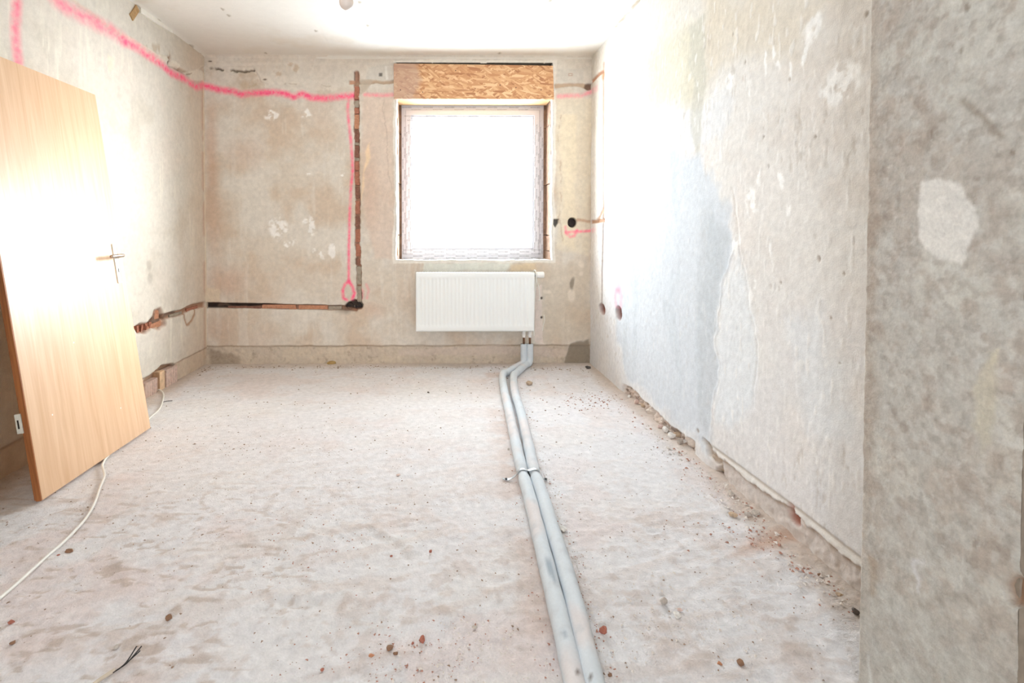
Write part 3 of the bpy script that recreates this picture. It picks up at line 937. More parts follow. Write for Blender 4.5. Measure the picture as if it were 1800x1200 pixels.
# ribbed hollow bricks at the foot of the left wall
def ribbed(name, y0, y1, z0, z1, mat, depth=0.0, ribs=6, lean=0.0):
    bm = bmesh.new()
    n = ribs * 4
    cols = []
    for i in range(n + 1):
        t = i / n
        x = depth + (0.004 if (i % 4) in (1, 2) else -0.003) if ribs > 1 else depth
        y = y0 + (y1 - y0) * t
        cols.append([bm.verts.new((x, y, z0)), bm.verts.new((x + lean, y, z1)), bm.verts.new((-0.07, y, z1)), bm.verts.new((-0.07, y, z0))])
    for a, b_ in zip(cols[:-1], cols[1:]):
        for k in range(4):
            j = (k + 1) % 4
            bm.faces.new((a[k], a[j], b_[j], b_[k]))
    bm.faces.new(cols[0])
    bm.faces.new(cols[-1][::-1])
    return mesh_obj(name, bm, mat, wall_left)


ribbed('brick', (3.685, 0.052)[0], (3.856, 0.042)[0] - .01, -0.01, (3.774, 0.115)[1], M['hollow_brick'], 0.0, 6)
ribbed('brick', (3.864, 0.040)[0], (3.945, 0.059)[0] - .01, 0.005, (3.906, 0.146)[1], M['tan_brick'], 0.004, 1)
ribbed('brick', (3.953, 0.057)[0], (4.124, 0.054)[0], 0.01, (4.030, 0.140)[1], M['hollow_brick'], 0.006, 5)
# perforated brick in the hacked-out hole
for i in range(5):
    y0 = (3.558, 0.526)[0] + i * 0.052
    rough_block('brick_web', (-0.055, y0, (3.618, 0.488)[1]), (-0.012, y0 + 0.022, (3.619, 0.531)[1]), M['brick_red'], wall_left, 300 + i, 0.004)
rough_block('brick', (-0.06, (3.739, 0.522)[0], (3.798, 0.479)[1]), (-0.02, (3.923, 0.490)[0], (3.798, 0.512)[1]), M['brick_orange'], wall_left, 310, 0.008)
rough_block('brick', (-0.06, (3.838, 0.588)[0], (3.868, 0.541)[1]), (-0.024, (3.909, 0.577)[0], (3.870, 0.600)[1]), M['brick_orange'], wall_left, 311, 0.006)
rough_block('brick', (-0.05, (4.040, 0.544)[0], (4.199, 0.520)[1]), (-0.012, (4.237, 0.532)[0], (4.200, 0.542)[1]), M['mortar'], wall_left, 312, 0.003)
rough_block('brick', (-0.05, (4.314, 0.539)[0], (4.413, 0.520)[1]), (-0.011, (4.517, 0.534)[0], (4.413, 0.553)[1]), M['brick_red'], wall_left, 313, 0.003)

# ---- right wall -------------------------------------------------------------------------
GRY = [(3.793, 1.613), (3.598, 1.744), (3.206, 1.647), (2.825, 1.574), (2.702, 1.571), (2.625, 1.475), (2.531, 1.355), (2.463, 1.257), (2.422, 1.137), (2.388, 1.086), (2.491, 0.948), (2.519, 0.809), (2.505, 0.647),
       (2.492, 0.514), (2.509, 0.372), (2.559, 0.258), (2.584, 0.136), (2.566, 0.072), (2.622, 0.077), (2.871, 0.101), (3.257, 0.119), (3.761, 0.144), (3.948, 0.351), (4.022, 0.773), (3.967, 1.207)]


def right_wall(U, V):
    wU = U + fbm(U, V, 0.16, 5, 205) * 0.035
    wV = V + fbm(U, V, 0.16, 5, 206) * 0.03
    big = fbm(U, V, 0.9, 5, 201)
    med = fbm(U, V, 0.22, 5, 202)
    fine = fbm(U, V, 0.05, 4, 204)
    p = Paint(U, (225, 222, 217))
    p.mix(sstep(0.0, 0.7, med + 0.4 * big), (216, 209, 201), 0.6)
    p.mix(sstep(0.1, 0.7, fbm(U, V, 0.4, 5, 207)), (228, 222, 216), 0.7)
    p.mix(sstep(0.15, 0.6, fbm(U, V, 0.35, 5, 208)), (220, 223, 226), 0.55)
    p.mix(sstep(1.7, 2.3, V + 0.2 * med) * sstep(1.5, 1.9, U), (214, 206, 190), 0.5)
    p.mix(sstep(0.0, 0.8, -V + 1.1 + 0.35 * med), (221, 221, 223), 0.55)
    g = area(wU + .5 * (wU - U), wV + .5 * (wV - V), GRY, 0.035)
    p.mix(g, (204, 211, 218), 0.8)
    p.mix(g * sstep(0.1, 0.7, fbm(U * 3, V * 0.8, .3, 4, 209)), (196, 203, 208), 0.55)
    p.mix(area(wU, wV, [(2.672, 1.308), (2.426, 1.137), (2.521, 0.918), (2.512, 0.509), (2.568, 0.156), (2.695, 0.195), (2.706, 0.724), (2.728, 1.134)], .035), (188, 193, 196), 0.45)
    p.mix(area(wU, wV, [(2.490, 0.921), (2.341, 1.062), (2.242, 0.847), (2.197, 0.614), (2.200, 0.421), (2.369, 0.260), (2.507, 0.263)], .03), (226, 232, 236), 0.6)
    p.mix(area(wU, wV, [(2.026, 0.834), (1.844, 0.903), (1.812, 0.710), (1.686, 0.723), (1.682, 0.521), (1.891, 0.441)], .05), (226, 231, 235), 0.5)
    # greenish-tan damp cloud above, vertical grey band
    p.mix(area(wU, wV, [(3.591, 2.375), (3.063, 2.311), (2.699, 2.232), (2.685, 1.855), (2.910, 1.851), (3.482, 1.949), (3.749, 2.209)], .07), (208, 203, 180), 0.65)
    p.mix(area(wU + .02 * med, wV, [(2.840, 2.258), (2.694, 2.259), (2.679, 1.596), (2.725, 1.560), (2.801, 1.676), (2.820, 1.950)], .02), (194, 192, 180), 0.6)
    p.mix(area(wU, wV, [(2.672, 2.335), (1.840, 1.971), (1.984, 1.844), (2.407, 1.938), (2.663, 1.907)], .06), (214, 202, 180), 0.5)
    # chips of old white paint and small pits
    for c, ru, rv in (((1.909, 1.890), .05, .045), ((1.928, 1.842), .012, .04), ((1.751, 1.662), .085, .06), ((2.098, 1.872), .016, .05), ((2.452, 1.848), .04, .03), ((2.015, 1.801), .012, .03),
                      ((2.174, 1.863), .01, .04), ((2.222, 1.403), .015, .05), ((2.055, 1.385), .012, .045), ((2.269, 1.286), .05, .06), ((2.370, 1.107), .04, .05), ((2.252, 0.920), .02, .05),
                      ((2.120, 1.095), .012, .03), ((1.818, 0.728), .02, .04), ((2.003, 1.272), .02, .04), ((2.289, 1.802), .01, .05)):
        m = spot(wU, wV, c, ru, rv, .25)
        p.mix(m * sstep(-.5, .0, fbm(U, V, .03, 3, 213)), (244, 243, 240), 0.95)
    h0 = np.zeros_like(U)
    for c, ru, rv in (((2.325, 1.907), .014, .02), ((2.020, 1.754), .016, .02), ((1.655, 1.852), .02, .02), ((1.871, 1.496), .016, .016), ((1.848, 1.073), .022, .022), ((1.734, 1.026), .014, .014),
                      ((2.063, 0.969), .014, .014), ((1.789, 0.868), .012, .016), ((2.175, 1.561), .02, .01), ((2.410, 2.072), .008, .02), ((2.139, 1.440), .01, .02), ((1.749, 0.723), .01, .01), ((2.705, 0.138), .03, .02)):
        m = spot(U + .3 * (wU - U), V + .3 * (wV - V), c, ru * .4, rv * .45, .6)
        h0 = h0 + m
        p.mix(m, (140, 126, 110), 0.7)
    # relief: lumpy render, smoother on the grey filler
    rough = 1 - 0.7 * g
    h = 0.004 * big + rough * (0.0014 * med + 0.0008 * fine) + 0.0009 * fbm(U * 3, V, 0.3, 4, 203) * rough
    h -= g * 0.0035 + 0.003 * h0
    h += rough * 0.0004 * fbm(U * 1.6, V, 0.02, 2, 211)
    fl = sstep(.62, .8, fbm(U * 3, V * .9, .06, 3, 214)) * rough
    h += .0012 * fl
    p.mix(fl, (236, 234, 230), .5)
    h += 0.0025 * line(wU + .008 * fine, wV, [(2.388, 1.086), (2.506, 0.920), (2.510, 0.646), (2.492, 0.514), (2.544, 0.305), (2.579, 0.152)], .014, .007)
    h -= 0.003 * line(wU, wV, [(2.441, 1.374), (2.207, 0.708), (2.200, 0.421)], .01, .006)
    pit = sstep(0.55, 0.85, fbm(U * 2.5, V, 0.05, 3, 210)) * sstep(0, .5, fbm(U, V, .3, 3, 212)) * rough
    h -= 0.0012 * pit
    p.mix(pit, (186, 176, 164), 0.35)
    # base: shadow groove, torn white lip, plaster gone below (near half)
    near = 1 - sstep(2.50, 2.62, U)
    gz = np.interp(U, [1.4, 1.9, 2.6], [0.128, 0.132, 0.118])
    gr = line(U, V, [(u_, float(np.interp(u_, [1.4, 1.9, 2.6], [0.128, 0.132, 0.118]))) for u_ in np.linspace(1.4, 2.62, 12)], .016, .006) * near
    h -= 0.006 * gr
    p.mix(gr, (176, 162, 142), 0.6)
    le = gz - 0.028 + fbm(U, U * 0 + 9, 0.11, 5, 221, .65) * 0.014 + fbm(U, V, 0.03, 3, 227) * 0.005
    low = (1 - sstep(-0.002, 0.003, V - le)) * near
    lip = sstep(0, .004, V - le) * (1 - sstep(-.006, 0, V - gz)) * near
    p.mix(lip, (222, 217, 210), 0.7)
    h += lip * .002 * fbm(U, V, .03, 3, 229)
    h += 0.0015 * lip
    h -= low * (0.016 + 0.007 * fbm(U, V, .06, 5, 222, .65))
    p.mix(low * sstep(.0, .5, fbm(U * 2, V * .5, .06, 4, 228)), (190, 172, 158), .7)
    p.mix(low, (206, 196, 188), 0.85)
    p.mix(line(U, V - le + gz, [(u_, float(np.interp(u_, [1.4, 1.9, 2.6], [0.128, 0.132, 0.118])) - .006) for u_ in np.linspace(1.4, 2.62, 12)], .016, .008) * near, (168, 144, 120), 0.6)
    m = spot(wU, wV, (1.980, 0.095), .022, .022, .5)
    h -= 0.02 * m
    p.mix(m, (168, 104, 84), 0.9)
    # broken masonry foot (far half)
    far = sstep(2.70, 2.78, U) * (1 - sstep(3.75, 3.85, U))
    bz = 0.075 + 0.02 * fbm(U, U * 0 + 2, 0.2, 4, 223)
    m = (1 - sstep(-0.004, 0.006, V - bz)) * far
    h += m * (-0.02 + 0.035 * fbm(U, V, 0.06, 4, 224, .7))
    p.mix(m, (200, 180, 164), 0.85)
    p.mix(m * sstep(0.1, 0.5, fbm(U, V, .05, 4, 225)), (224, 214, 204), 0.8)
    p.mix(m * sstep(0.3, 0.6, fbm(U, V, .04, 4, 226)), (132, 112, 98), 0.7)
    m = area(wU, wV, [(2.657, 0.121), (2.589, 0.125), (2.524, 0.104), (2.471, 0.058), (2.450, -0.000), (2.521, -0.015), (2.502, 0.058), (2.577, 0.068)], .01)
    h -= m * (0.022 + .02 * fbm(U, V, .035, 4, 230, .7))
    p.mix(m, (186, 166, 144), 0.8)
    # chases and box holes near the far corner
    for q, w_, dp, cc in (([(4.327, 2.545), (4.324, 2.415), (4.333, 2.141), (4.308, 1.674), (4.302, 1.387), (4.315, 1.281)], .032, .012, (206, 164, 132)),
                          ([(4.302, 1.373), (4.392, 1.307), (4.487, 1.271)], .03, .01, (206, 166, 136)),
                          ([(4.638, 1.265), (4.470, 1.266), (4.285, 1.271)], .03, .014, (196, 156, 126)),
                          ([(4.314, 1.248), (4.324, 1.025), (4.333, 0.743), (4.337, 0.564)], .030, .014, (150, 120, 108)),
                          ([(4.647, 2.494), (4.465, 2.498), (4.326, 2.489)], .03, .012, (200, 150, 118))):
        m = line(U + jag(V, 231, .004), V, q, w_, .006)
        h -= dp * m
        p.mix(m, cc, 0.9)
    m = spot(wU, wV, (4.326, 2.471), .05, .035, .4)
    p.mix(m, (216, 166, 128), 0.7)
    for c, ru, rv in (((4.329, 0.539), .085, .047), ((3.928, 0.567), .062, .050)):
        m = spot(U + .25 * (wU - U), V + .25 * (wV - V), c, ru, rv, .12)
        h -= 0.045 * m
        p.mix(m, (150, 92, 74), 0.95)
        p.mix(spot(U, V, (c[0] + .02, c[1] + .01), ru * .6, rv * .6, .5), (116, 72, 60), 0.6)
    nz = 0.75 + 0.35 * fbm(U, V, 0.06, 4, 241)
    for q, w_, k in (([(3.995, 0.724), (4.007, 0.666), (3.980, 0.618)], .05, .3), ([(3.906, 0.733), (3.880, 0.682), (3.891, 0.630)], .06, .35), ([(3.947, 0.866), (3.944, 0.729)], .05, .14), ([(3.995, 0.732), (3.919, 0.749)], .05, .3),
                     ([(4.646, 2.409), (4.495, 2.393)], .05, .3), ([(4.619, 1.190), (4.535, 1.194)], .04, .3)):
        d = pdist(U, V, q)
        p.mix((1 - sstep(w_ * 0.1, w_ * 0.9, d)) * nz, PINK, k)
    p.mul(1 + 0.05 * fbm(U, V, 0.02, 3, 260))
    return h, p.c


wall_right = relief('wall_right', (W, 0, 0), (0, 1, 0), (0, 0, 1), (-1, 0, 0), 1.30, D + 0.03, -0.03, H + 0.03, 0.0058, right_wall, M['plaster'])
tag(wall_right, 'rough plaster wall with a bluish grey filled patch', 'wall', kind='structure')
box_obj('masonry', (W + 0.07, 1.0, -0.2), (W + 0.3, D + 0.3, H + 0.2), M['masonry'], wall_right)

# ---- reveal of the opening at the near right --------------------------------------------
def jamb_face(U, V):
    wU = U + fbm(U, V, 0.07, 5, 305) * 0.014
    wV = V + fbm(U, V, 0.07, 5, 306) * 0.014
    big = fbm(U, V, 0.5, 5, 301)
    med = fbm(U, V, 0.09, 5, 302)
    fine = fbm(U, V, 0.018, 4, 303)
    p = Paint(U, (192, 189, 182))
    p.mix(sstep(0.0, 0.6, med + 0.3 * big), (184, 172, 160), 0.6)
    p.mix(sstep(0.1, 0.6, fbm(U, V, 0.12, 5, 307)), (204, 202, 194), 0.8)
    p.mix(sstep(0.2, 0.6, fbm(U, V, 0.3, 4, 308)), (180, 168, 156), 0.4)
    p.mix(sstep(0.05, 0.6, fbm(U, V, .03, 3, 309) + .5 * big), (164, 150, 138), 0.5)
    p.mix(sstep(0.0, 0.6, fbm(U, V, .016, 3, 310)), (208, 208, 203), 0.45)
    p.mix(sstep(0.15, 0.6, fine), (158, 148, 138), 0.4)
    p.mix(1 - sstep(0.01, 0.05, JF - U + 0.02 * med), (170, 150, 132), 0.4)
    p.mix(sstep(0.0, 0.8, 0.75 - V), (192, 192, 186), 0.5)
    p.mix(area(wU, wV, [(1.177, 1.271), (1.139, 1.276), (1.088, 1.263), (1.064, 1.232), (1.049, 1.186), (1.053, 1.140), (1.070, 1.103), (1.110, 1.113), (1.149, 1.128), (1.175, 1.150), (1.186, 1.214)], .006), (230, 228, 223), 0.9)
    p.mix(line(wU, wV, [(1.078, 1.427), (1.045, 1.398), (1.018, 1.377), (0.994, 1.352)], .014, .006), (148, 136, 122), 0.7)
    p.mix(area(wU, wV, [(1.055, 0.840), (1.001, 0.945), (1.001, 0.868), (1.009, 0.765), (1.025, 0.737), (1.037, 0.789)], .008), (204, 198, 180), 0.7)
    p.mix(area(wU, wV, [(1.015, 0.935), (1.001, 0.943), (1.002, 0.912), (1.012, 0.909)], .006), (216, 208, 186), 0.7)
    p.mix(line(wU, wV, [(1.281, 0.354), (1.279, 0.320), (1.285, 0.273)], .02, .008), (168, 150, 130), 0.6)
    p.mix(area(wU, wV, [(1.166, 0.419), (1.154, 0.434), (1.151, 0.371), (1.160, 0.365)], .006), (214, 214, 216), 0.7)
    p.mix(line(wU, wV, [(1.288, 0.112), (1.281, 0.045)], .008, .004), (214, 216, 212), 0.6)
    for c in ((1.080, 1.615), (1.141, 1.372), (1.090, 1.532), (0.977, 1.317)):
        p.mix(spot(wU, wV, c, .005, .007, .5), (130, 116, 100), 0.6)
    h = 0.002 * big + 0.0012 * med + 0.0012 * fine
    lump = line(wU, wV, [(1.139, 0.361), (1.058, 0.429), (1.041, 0.464)], .02, .01)
    h += 0.002 * lump
    h -= 0.002 * line(U, V, [(1.150, 0.545), (1.138, 0.348)], .005, .003)
    # corner bead rounding at the far edge, broken near edge
    h -= 0.006 * sstep(JF - 0.008, JF, U)
    p.mix(sstep(JF - 0.006, JF - 0.002, U), (226, 224, 218), 0.8)
    br = spot(wU, wV, (0.945, 0.506), .02, .026, .3)
    h -= 0.02 * br
    p.mix(br, (150, 116, 88), 0.9)
    p.mul(1 + 0.06 * fbm(U, V, 0.012, 3, 360))
    return h, p.c


wall_front = relief('wall_front', (JX, 0, 0), (0, 1, 0), (0, 0, 1), (-1, 0, 0), JN, JF, -0.03, H + 0.03, 0.0042, jamb_face, M['plaster_rough'],
                    hole=lambda u, v: u < JN + 0.003 * fbm(v, v * 0, .12, 4, 370))
tag(wall_front, 'rough grey plaster reveal of the opening nearest the viewer', 'wall', kind='structure')
bm = bmesh.new()
box(bm, (JX + 0.014, JN + 0.012, -0.2), (W + 0.3, JF - 0.003, H + 0.2))
mesh_obj('masonry', bm, M['masonry'], wall_front)
box_obj('wall_piece', (-0.3, JN, -0.2), (0.55, JF, H + 0.2), M['hall'], wall_front)
box_obj('lintel', (0.55, JN, 2.25), (JX + 0.014, JF, H + 0.2), M['hall'], wall_front)

# hall behind the opening (where the camera stands): plain walls and the added fill-light opening
def shell(name, parts, label):
    bm = bmesh.new()
    for a, b_ in parts:
        box(bm, a, b_)
    return tag(mesh_obj(name, bm, M['hall']), label, 'wall', kind='structure')


shell('wall_hall_left', [((-0.5, RY - 0.2, -0.2), (-0.3, 1.32, H + 0.2))], 'plain plaster side of the hall behind the viewer')
shell('wall_hall_right', [((W + 0.5, RY - 0.2, -0.2), (W + 0.7, 1.32, H + 0.2))], 'plain plaster hall side beyond the near reveal')
shell('wall_rear', [((-0.5, RY - 0.2, -0.2), (RX0, RY, H + 0.2)), ((RX1, RY - 0.2, -0.2), (W + 0.7, RY, H + 0.2)),
                    ((RX0, RY - 0.2, -0.2), (RX1, RY, RZ0)), ((RX0, RY - 0.2, RZ1), (RX1, RY, H + 0.2))], 'hall end wall with an opening added behind the viewer for fill light')

# ---- floor ------------------------------------------------------------------------------
def floor_face(U, V):
    wU = U + fbm(U, V, 0.2, 4, 405) * 0.03
    wV = V + fbm(U, V, 0.2, 4, 406) * 0.03
    big = fbm(U, V, 0.8, 5, 401)
    med = fbm(U, V, 0.18, 5, 402)
    fine = fbm(U, V, 0.04, 4, 403)
    a = 0.35
    ru, rv = U * math.cos(a) + V * math.sin(a), -U * math.sin(a) + V * math.cos(a)
    rip = fbm(ru * 0.35, rv * 1.6, 0.10, 4, 404)
    near = 1 - sstep(1.7, 3.0, V)
    p = Paint(U, (229, 227, 228))
    p.mix(sstep(0.0, 0.7, med + 0.5 * big), (226, 217, 214), 0.6)
    p.mix(sstep(0.1, 0.7, fbm(U, V, 0.5, 4, 407)), (230, 228, 227), 0.7)
    p.mix(sstep(0.15, 0.7, rip) * (0.3 + 0.7 * near), (216, 204, 197), 0.45)
    p.mix(sstep(0.35, 0.75, fine + .5 * med) * (0.2 + near), (200, 184, 174), 0.3)
    p.mix(sstep(0.3, 0.8, fbm(U, V, .3, 4, 408)) * (0.3 + 0.7 * near), (226, 211, 207), 0.6)
    # darker grit along the walls and beside the pipes
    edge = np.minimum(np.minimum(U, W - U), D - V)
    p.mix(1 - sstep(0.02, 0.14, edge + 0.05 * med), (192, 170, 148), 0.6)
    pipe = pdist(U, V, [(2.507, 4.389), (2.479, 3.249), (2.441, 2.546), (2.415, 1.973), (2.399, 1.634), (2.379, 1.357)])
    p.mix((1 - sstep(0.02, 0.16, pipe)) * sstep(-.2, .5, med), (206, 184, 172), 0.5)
    p.mix(area(wU, wV, [(3.100, 1.879), (3.310, 1.985), (3.445, 2.022), (3.437, 1.947), (3.286, 1.912)], .03), (200, 168, 148), 0.8)
    shade_dash = sstep(0.42, 0.75, fbm(U * .55 + .05 * med, V * 1.25, 0.03, 3, 410) + .35 * med) * (0.15 + 0.85 * near) * (1 - .6 * sstep(.4, 1.0, U - .9))
    p.mix(shade_dash, (188, 170, 156), 0.6)  # shaded sides of floor bumps, put into the colour as brown dashes
    p.mix(sstep(.35, .8, fbm(U * .5, V, .12, 4, 411)) * near, (232, 228, 226), .5)
    h = 0.004 * big - .0015 * shade_dash + 0.0024 * med + (0.0006 + 0.0028 * near) * fine + 0.0045 * rip * (0.2 + 0.8 * near)
    h += (0.0003 + 0.0015 * near) * fbm(U * .6, V * 1.3, 0.02, 2, 409)
    h += 0.010 * (1 - sstep(0.0, 0.09, edge + 0.03 * med))
    # scuffed ridges and boot drags
    for q, w_, k in (([(1.296, 2.165), (1.432, 2.099), (1.592, 1.999), (1.689, 1.943)], .05, .006), ([(1.366, 2.164), (1.534, 2.058), (1.657, 1.998)], .03, -.006), ([(1.554, 2.163), (1.722, 1.998), (1.776, 1.924)], .03, -.003),
                     ([(1.783, 2.036), (1.878, 1.959), (1.950, 1.888)], .035, -.006), ([(1.802, 2.056), (1.897, 1.996), (1.976, 1.923)], .025, .005), ([(1.774, 2.016), (1.868, 2.075), (1.979, 2.116)], .02, .004),
                     ([(0.895, 1.864), (1.243, 1.683), (1.440, 1.695)], .05, .004), ([(1.517, 1.686), (1.665, 1.680), (1.777, 1.665)], .03, .005), ([(1.545, 1.654), (1.749, 1.619)], .04, -.005),
                     ([(3.235, 2.044), (3.423, 2.022), (3.450, 1.965)], .03, .006), ([(3.159, 1.949), (3.407, 1.965)], .04, -.006)):
        h += k * (1 - sstep(0, w_, pdist(wU, wV, q)))
    # boot print
    pr = area(U, V, [(1.760, 1.772), (1.802, 1.890), (1.829, 1.866), (1.797, 1.754)], .006)
    c_, s_ = math.cos(0.6), math.sin(0.6)
    tread = np.sin((U * c_ + V * s_) * 420) * np.sin((V * c_ - U * s_) * 260)
    h -= 0.002 * pr * (tread > 0.1)
    h -= 0.008 * spot(wU, wV, (2.093, 1.545), .025, .02, .5)
    # the screed below the door is heaped a little
    p.mul(1 + 0.05 * fbm(U, V, 0.02, 3, 460))
    return h, p.c


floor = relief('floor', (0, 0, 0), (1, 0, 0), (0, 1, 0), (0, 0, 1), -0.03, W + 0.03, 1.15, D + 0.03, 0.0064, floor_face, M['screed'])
tag(floor, 'dusty bare screed floor with scuffs and grit', 'floor', kind='structure')
box_obj('slab', (-0.6, RY - 0.3, -0.3), (W + 0.8, D + 0.3, -0.03), M['masonry'], floor)
box_obj('hall_screed', (-0.5, RY - 0.2, -0.03), (W + 0.7, 1.15, -0.002), M['hall'], floor)

# ---- ceiling ----------------------------------------------------------------------------
def ceil_face(U, V):
    big = fbm(U, V, 1.0, 4, 501)
    med = fbm(U, V, 0.25, 4, 502)
    p = Paint(U, (228, 225, 218))
    p.mix(sstep(0.1, 0.7, med), (220, 212, 198), 0.5)
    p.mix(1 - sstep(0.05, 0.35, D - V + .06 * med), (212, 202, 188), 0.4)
    for c, r in (((0.559, 3.692), .010), ((0.560, 3.796), .010), ((1.520, 3.577), .010), ((1.519, 3.974), .012), ((2.249, 4.002), .014), ((2.808, 4.065), .012), ((1.111, 4.076), .010), ((2.790, 3.543), .012),
                 ((2.570, 4.576), .012), ((0.566, 4.576), .010), ((0.013, 4.388), .018), ((0.002, 4.565), .014), ((0.019, 3.870), .014), ((0.008, 3.623), .014)):
        p.mix(spot(U, V, c, r, r * 2.2, .4), (150, 136, 112), 0.7)
    lw = line(U + jag(V, 511, .006), V, [(3.379, 3.496), (3.380, 3.654), (3.381, 3.847), (3.375, 4.084), (3.377, 4.378)], .03, .012) * sstep(-.1, .4, fbm(U, V, .15, 4, 512))
    p.mix(lw, (170, 150, 124), 0.7)
    h = 0.003 * big + 0.001 * med
    h += 0.035 * sstep(D - 0.03, D + 0.005, V) + 0.012 * (1 - sstep(0.0, 0.05, U))
    h -= 0.002 * line(U, V, [(1.155, 3.977), (1.126, 4.644)], .008, .004)
    return h, p.c


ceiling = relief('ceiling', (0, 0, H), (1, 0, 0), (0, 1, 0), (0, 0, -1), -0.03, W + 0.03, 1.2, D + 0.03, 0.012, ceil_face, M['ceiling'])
tag(ceiling, 'off-white painted plaster ceiling with small flecks', 'ceiling', kind='structure')
box_obj('slab', (-0.6, RY - 0.3, H + 0.03), (W + 0.8, D + 0.3, H + 0.3), M['hall'], ceiling)
box_obj('hall_soffit', (-0.5, RY - 0.2, H), (W + 0.7, 1.2, H + 0.03), M['hall'], ceiling)

# ------------------------------------------------------------------ window
win = tag(empty('window_1', ((1.70 + 3.02) / 2, D + 0.25, 0.93)), 'white plastic window with printed protective film in the end wall', 'window', kind='structure')
FX0, FX1, FZ0, FZ1 = (1.702, 0.927)[0], (3.020, 0.927)[0], (1.702, 0.925)[1], 2.42
GX0, GX1, GZ0, GZ1 = (1.818, 1.044)[0], (2.919, 1.043)[0], (1.829, 1.044)[1], (1.830, 2.211)[1]
FY = D + 0.25


def local(o):
    """keeps world-built geometry in place under the window's Empty"""
    o.matrix_parent_inverse = o.parent.matrix_world.inverted() if False else Matrix.Translation(-o.parent.location)
    return o


def frame_ring(bm, x0, x1, z0, z1, w, y0, y1, bev=0.004, wt=None):
    """four mitred rails around a rectangle; front at y0"""
    wt = w if wt is None else wt
    prof = ((0, y1), (0, y0 + bev), (bev, y0), (1, y0), (2, y0 + bev), (2, y1))
    loops = []
    for t, y in prof:
        def off(ww):
            return {0: 0, 1: ww - bev, 2: ww}.get(t, t)
        a, b_ = off(w), off(wt)
        loops.append([bm.verts.new(q) for q in ((x0 + a, y, z0 + a), (x1 - a, y, z0 + a), (x1 - a, y, z1 - b_), (x0 + a, y, z1 - b_))])
    for k in range(len(loops)):
        A, B = loops[k], loops[(k + 1) % len(loops)]
        for i in range(4):
            j = (i + 1) % 4
            bm.faces.new((A[i], A[j], B[j], B[i]))


OW = 0.052
bm = bmesh.new()
frame_ring(bm, FX0, FX1, FZ0, FZ1, OW, FY, FY + 0.075, wt=0.13)
local(mesh_obj('window_frame', bm, M['pvc'], win))
SX0, SX1, SZ0, SZ1 = FX0 + OW - 0.012, FX1 - OW + 0.012, FZ0 + OW - 0.012, FZ1 - 0.13 + 0.012
sw = 0.5 * ((GX0 - SX0) + (SX1 - GX1))
bm = bmesh.new()
frame_ring(bm, SX0, SX1, SZ0, SZ1, sw - 0.016, FY - 0.014, FY + 0.06)
sash = local(mesh_obj('sash', bm, M['pvc'], win))
bm = bmesh.new()
frame_ring(bm, SX0 + sw - 0.017, SX1 - sw + 0.017, SZ0 + sw - 0.017, SZ1 - sw + 0.017, 0.018, FY - 0.004, FY + 0.03, 0.006)
local(mesh_obj('glazing_bead', bm, M['pvc'], win))
local(box_obj('pane', (SX0 + sw - 0.01, FY + 0.03, SZ0 + sw - 0.01), (SX1 - sw + 0.01, FY + 0.036, SZ1 - sw + 0.01), M['glass'], win))
bm = bmesh.new()
frame_ring(bm, FX0 - 0.004, FX1 + 0.004, FZ0 - 0.006, FZ1, 0.012, FY + 0.03, FY + 0.06)
local(mesh_obj('sealing_foam', bm, M['gasket'], win))
for px in ((2.962, 2.129), (2.967, 1.043)):
    bm = bmesh.new()
    box(bm, (px[0] - .006, FY - 0.005, px[1] - .045), (px[0] + .006, FY + 0.001, px[1] + .045), 0.003)
    h_ = local(mesh_obj('hinge_cover', bm, M['gasket'], win))
    bm = bmesh.new()
    box(bm, (px[0] - .003, FY - 0.007, px[1] - .036), (px[0] + .003, FY - 0.002, px[1] + .036), 0.001)
    local(mesh_obj('hinge_cap', bm, M['pvc'], win))


# lettering printed on the protective film of the profiles
def text_rows(name, rows, size):
    """rows: (text, x, z, rotated) laid on the frame face; joined into one flat print"""
    out = bmesh.new()
    cache = {}
    for txt, x, y, z, rot in rows:
        if txt not in cache:
            cu = bpy.data.curves.new('film_text', 'FONT')
            cu.body = txt
            cu.size = size
            cu.resolution_u = 1
            cu.align_x, cu.align_y = 'CENTER', 'CENTER'
            ob = bpy.data.objects.new('film_text', cu)
            COL.objects.link(ob)
            bpy.context.view_layer.update()
            me = bpy.data.meshes.new_from_object(ob.evaluated_get(bpy.context.evaluated_depsgraph_get()))
            cache[txt] = me
            bpy.data.objects.remove(ob)
        tb = bmesh.new()
        tb.from_mesh(cache[txt])
        tb.transform(Matrix.Translation((x, y, z)) @ Matrix.Rotation(rot, 4, 'Y') @ Matrix.Rotation(math.pi / 2, 4, 'X'))
        tm = bpy.data.meshes.new('t')
        tb.to_mesh(tm)
        tb.free()
        out.from_mesh(tm)
        bpy.data.meshes.remove(tm)
    me = bpy.data.meshes.new(name)
    out.to_mesh(me)
    out.free()
    me.materials.append(M['print'])
    return local(link(bpy.data.objects.new(name, me), win))


